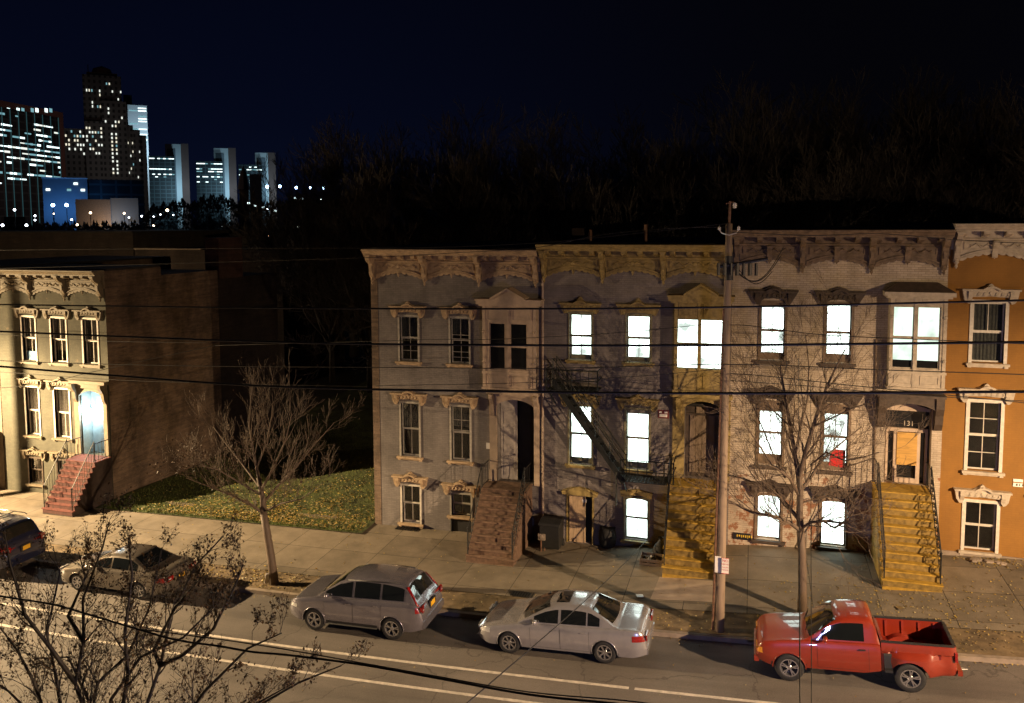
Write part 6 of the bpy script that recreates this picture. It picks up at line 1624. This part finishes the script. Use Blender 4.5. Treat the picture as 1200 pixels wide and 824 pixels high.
# scattered night lamps downtown
def lamp_far(u, v, D, mat, rpx, label, grp, pole=True):
    p = hpt(u, D, v); r = empty('street_lamp', p); tag(r, label, 'street lamp', grp)
    rad = rpx/932*D; m = MB(); m.lathe([(0,-rad),(rad*.7,-rad*.7),(rad,0),(rad*.7,rad*.7),(0,rad)], (0,0,0), 'z', 10); m.build('lamp_globe', M[mat], r, True)
    if pole: m = MB(); m.tube([(0,0,-rad*.9),(0,0,-min(12, .03*D))], .08, 5); m.build('pole', M['iron'], r)
for k, (u, v, rp) in enumerate(((313,219,1.9),(328,218.5,1.6),(347,220,1.7),(364,220,1.5),(379,220.5,1.1))):
    lamp_far(u, v, 450, 'blue_lamp', rp, words[k]+' from the left in the row of blue-white floodlights on the hill', 'row of blue floodlights')
    p = hpt(u, 450, v); ld = None
for k, (u, v, m_, rp, lb) in enumerate(((62,240.5,'blue_lamp',2.3,'left of the two big blue floodlights on the low office'),(78,240.5,'blue_lamp',2.3,'right of the two big blue floodlights on the low office'),
    (17,246,'cool_lamp',1.6,'greenish lamp under the left office block'),(41,253,'cool_lamp',1.3,'upper lamp of a pair at the foot of the office block'),(41,258,'cool_lamp',1.2,'lower lamp of a pair at the foot of the office block'),
    (31,264,'cool_lamp',1.8,'white lamp left of the bushes below the office block'),(3,264,'cool_lamp',1.8,'white lamp at the extreme left edge'),(63,250.5,'warm_lamp',.9,'tiny pinkish lamp below the left blue floodlight'),(84,257.5,'cool_lamp',1.3,'white lamp below the right blue floodlight'),
    (90.5,263.5,'warm_lamp',1.4,'orange lamp at the left foot of the brown hall'),(106,249.5,'warm_lamp',1.6,'orange lamp before the middle of the brown hall'),(145.5,250,'warm_lamp',1.4,'orange lamp before the right wing of the brown hall'),(151,255,'cool_lamp',1,'small blue-white lamp right of the brown hall'),
    (166,253.5,'cool_lamp',1.2,'blue-white lamp below the foot of the stepped tower'),(180,254,'cool_lamp',.9,'upper lamp of a stacked pair right of the brown hall'),(180,264.5,'warm_lamp',1.3,'lower orange lamp of a stacked pair right of the brown hall'),(188,251.5,'cool_lamp',1,'white lamp left of the large orange lamp'),
    (196,246.5,'warm_lamp',2,'largest orange lamp among the trees, right of the brown hall'),(203,252,'cool_lamp',1,'white lamp right of the large orange lamp'),(260.5,266,'cool_lamp',1,'lone white lamp under the middle slab building'),(313.5,245,'cool_lamp',1.2,'white lamp beneath the row of blue floodlights'),
    (314,277,'warm_lamp',1,'lone warm lamp low beneath the row of blue floodlights'),(365.5,273.5,'warm_lamp',1.2,'warm lamp at the left margin of the bare trees'),(376,234,'cool_lamp',.8,'tiny lamp just below the last blue floodlight'),(704,247,'warm_lamp',1.1,'warm lamp shining through the bare trees, above the mustard cornice'),(397,251,'cool_lamp',.7,'faint lamp at the edge of the bare trees'))):
    lamp_far(u, v, 215, m_, rp*.75, lb, 'distant lamps')
# tiny lit panes on the far slope
rg = random.Random(8); k = 0
for (u, v) in ((291,238),(300,241),(308,243),(322,247),(345,232),(353,233),(349,266),(358,266),(372,267),(744,236),(760,240),(748,243),(765,234),(697,249),(709,252)):
    p = hpt(u, 240, v); m = MB(); m.box(-.5*rg.uniform(.5,1.4), .5, 0, .1, -.22, .22); o = m.build('far_window', M['lit_warm' if u > 600 else 'lit_office']); o.location = p; k += 1
    tag(o, ('far lit window among the trees, ' + (words[k-1]+' from the left')) if True else '', 'window', 'far lit windows among the trees')

# distant wood that covers the feet of the skyline
rg = random.Random(31); m = MB()
def wood_top(u): return pw(u, [(-60,264),(60,263),(84,263),(165,262),(176,244),(200,240),(214,236),(222,240),(238,233),(262,231),(276,238),(284,240),(300,238),(330,238),(345,230),(360,232),(430,228)])
for k in range(15000):
    u = rg.uniform(-60, 430); D = rg.uniform(235, 300); vt = wood_top(u)+2.2*math.sin(u*.55)+1.5*math.sin(u*1.7); v = vt+(abs(rg.gauss(0, 9)) if rg.random() < .6 else rg.uniform(0, 36))
    if u < 165 and v < vt+1: continue
    p = hpt(u, D, v); s_ = rg.uniform(.25,.9); a = rg.uniform(0,6.28); q = Vector((math.cos(a)*s_, math.sin(a)*s_, rg.uniform(-.3,.3)*s_)); m.poly([p-q*.5, p+q*.5, p+Vector((0,0,s_*rg.uniform(.4,1.6)))])
m.build('distant_wood', M['bark_dark'])['kind'] = 'stuff'
# mid-distance dark trees below the skyline
for j, (u, v, Yd) in enumerate(((186,258,150),(215,250,150),(243,238,190),(262,236,170),(275,248,140),(300,250,150),(335,246,120),(40,262,170),(65,266,160),(120,262,180),(200,262,130),(232,262,140),(352,262,110))):
    k = j % 3; src = protos[k]; r = src.copy(); COL.objects.link(r)
    for ch in src.children: c_ = ch.copy(); COL.objects.link(c_); c_.parent = r
    p = hpt(u, Yd, v); base = -2; sc = (p.z-base)/(17,15,19)[k]
    r.location = (p.x, p.y, base); r.scale = (sc*1.1, sc*1.1, sc); r.rotation_euler = (0,0,j*2.1)
    tag(r, ['tree silhouette right of the brown hall','tree silhouette under the first slab building','tree silhouette left of the middle slab building','tree silhouette under the middle slab building','tree silhouette left of the spire','tree silhouette right of the spire','tree silhouette under the row of blue floodlights','low tree silhouette below the left office block','low tree silhouette below the blue floodlit office','low tree silhouette before the brown hall','tree silhouette beneath the largest orange lamp','tree silhouette behind the low back building','tree silhouette at the left margin of the dense bare trees'][j], 'tree', 'distant dark trees')

# porch light of the green house, and the cool wash from an assumed, unseen near-side lamp
ld = bpy.data.lights.new('porch_light', 'POINT'); ld.energy = 190; ld.color = (.72,.9,1); ld.shadow_soft_size = .12
o = bpy.data.objects.new('porch_light', ld); COL.objects.link(o); o.parent = pl; o.location = (lx, YF+.2, lz)
def porch(x, y, z, e, col, label):  # builds an assumed lamp out of view
    r = empty('assumed_wall_lamp', (x, y, z)); tag(r, label, 'wall lamp', 'assumed wall lamps of the near side')
    m = MB(); m.lathe([(.02,.2),(.12,.12),(.12,.10),(.0,.10)], (0,0,0), 'z', 12); m.build('lamp_hood', M['iron'], r); m = MB(); m.lathe([(0,-.08),(.07,-.04),(.07,.06),(0,.09)], (0,0,0), 'z', 12); m.build('bulb', M['cool_lamp'], r, True)
    ld = bpy.data.lights.new('lamp_light', 'POINT'); ld.energy = e; ld.color = col; ld.shadow_soft_size = .25
    o = bpy.data.objects.new('lamp_light', ld); COL.objects.link(o); o.parent = r; o.location = (0, .25, -.1)
porch(1.5, 9.0, 3.4, 900, (.38,.42,1), 'assumed bluish wall lamp on the near side of the street, below the camera')  # assumed lamp, unseen; added for the blue light on the parked cars

for xx, yy, ee, lb in ((-9, 45, 700, 'added fill lamp behind the dark mauve house'), (6, 45, 900, 'added fill lamp behind the cream and orange houses'), (-38, 46, 500, 'added fill lamp at the back of the lawn')):  # unseen lamps added to lift the darkness behind the houses
    zz = yard_h(xx, yy); r = empty('fill_lamp', (xx, yy, zz)); tag(r, lb, 'lamp', 'added fill lamps behind the row')
    m = MB(); m.tube([(0,0,0),(0,0,3.2)], [.06,.04], 8); m.build('pole', M['iron'], r, True); m = MB(); m.lathe([(0,-.12),(.10,-.08),(.12,.05),(0,.12)], (0,0,3.3), 'z', 10); m.build('lamp_globe', M['warm_lamp'], r, True)
    ld = bpy.data.lights.new('lamp_light', 'POINT'); ld.energy = ee; ld.color = (1,.7,.42); ld.shadow_soft_size = .15; o = bpy.data.objects.new('lamp_light', ld); COL.objects.link(o); o.parent = r; o.location = (0,0,3.5)
# ------------------------------------------------------------------ world: night sky, faint navy towards the town
w = bpy.data.worlds.new('World'); scene.world = w; w.use_nodes = True; nt = w.node_tree; bg = nt.nodes['Background']
tc = N(nt, 'ShaderNodeTexCoord'); sp = N(nt, 'ShaderNodeSeparateXYZ'); L(nt, tc.outputs['Generated'], sp.inputs[0])
rz_ = ramp(nt, sp.outputs[2], [(.0,(.0026,.0050,.0175)),(.12,(.0018,.0032,.0120)),(.35,(.0011,.0018,.0068)),(1,(.0008,.0012,.0045))])
mr = N(nt, 'ShaderNodeMapRange'); L(nt, sp.outputs[0], mr.inputs[0]); mr.inputs[1].default_value = -.65; mr.inputs[2].default_value = .15; mr.interpolation_type = 'SMOOTHSTEP'
o_ = mix(nt, mr.outputs[0], rz_.outputs[0], (.0013,.0013,.0026))
L(nt, o_, bg.inputs[0]); bg.inputs[1].default_value = .82

scene.view_settings.view_transform = 'Standard'; scene.view_settings.look = 'None'; scene.view_settings.exposure = 0; scene.view_settings.gamma = 1
scene.render.engine = 'CYCLES'; cy = scene.cycles
cy.use_denoising = True
try: cy.denoiser = 'OPENIMAGEDENOISE'
except Exception: pass
cy.max_bounces = 6; cy.diffuse_bounces = 3; cy.glossy_bounces = 3; cy.transmission_bounces = 4; cy.transparent_max_bounces = 8
cy.sample_clamp_indirect = 4; cy.caustics_reflective = False; cy.caustics_refractive = False
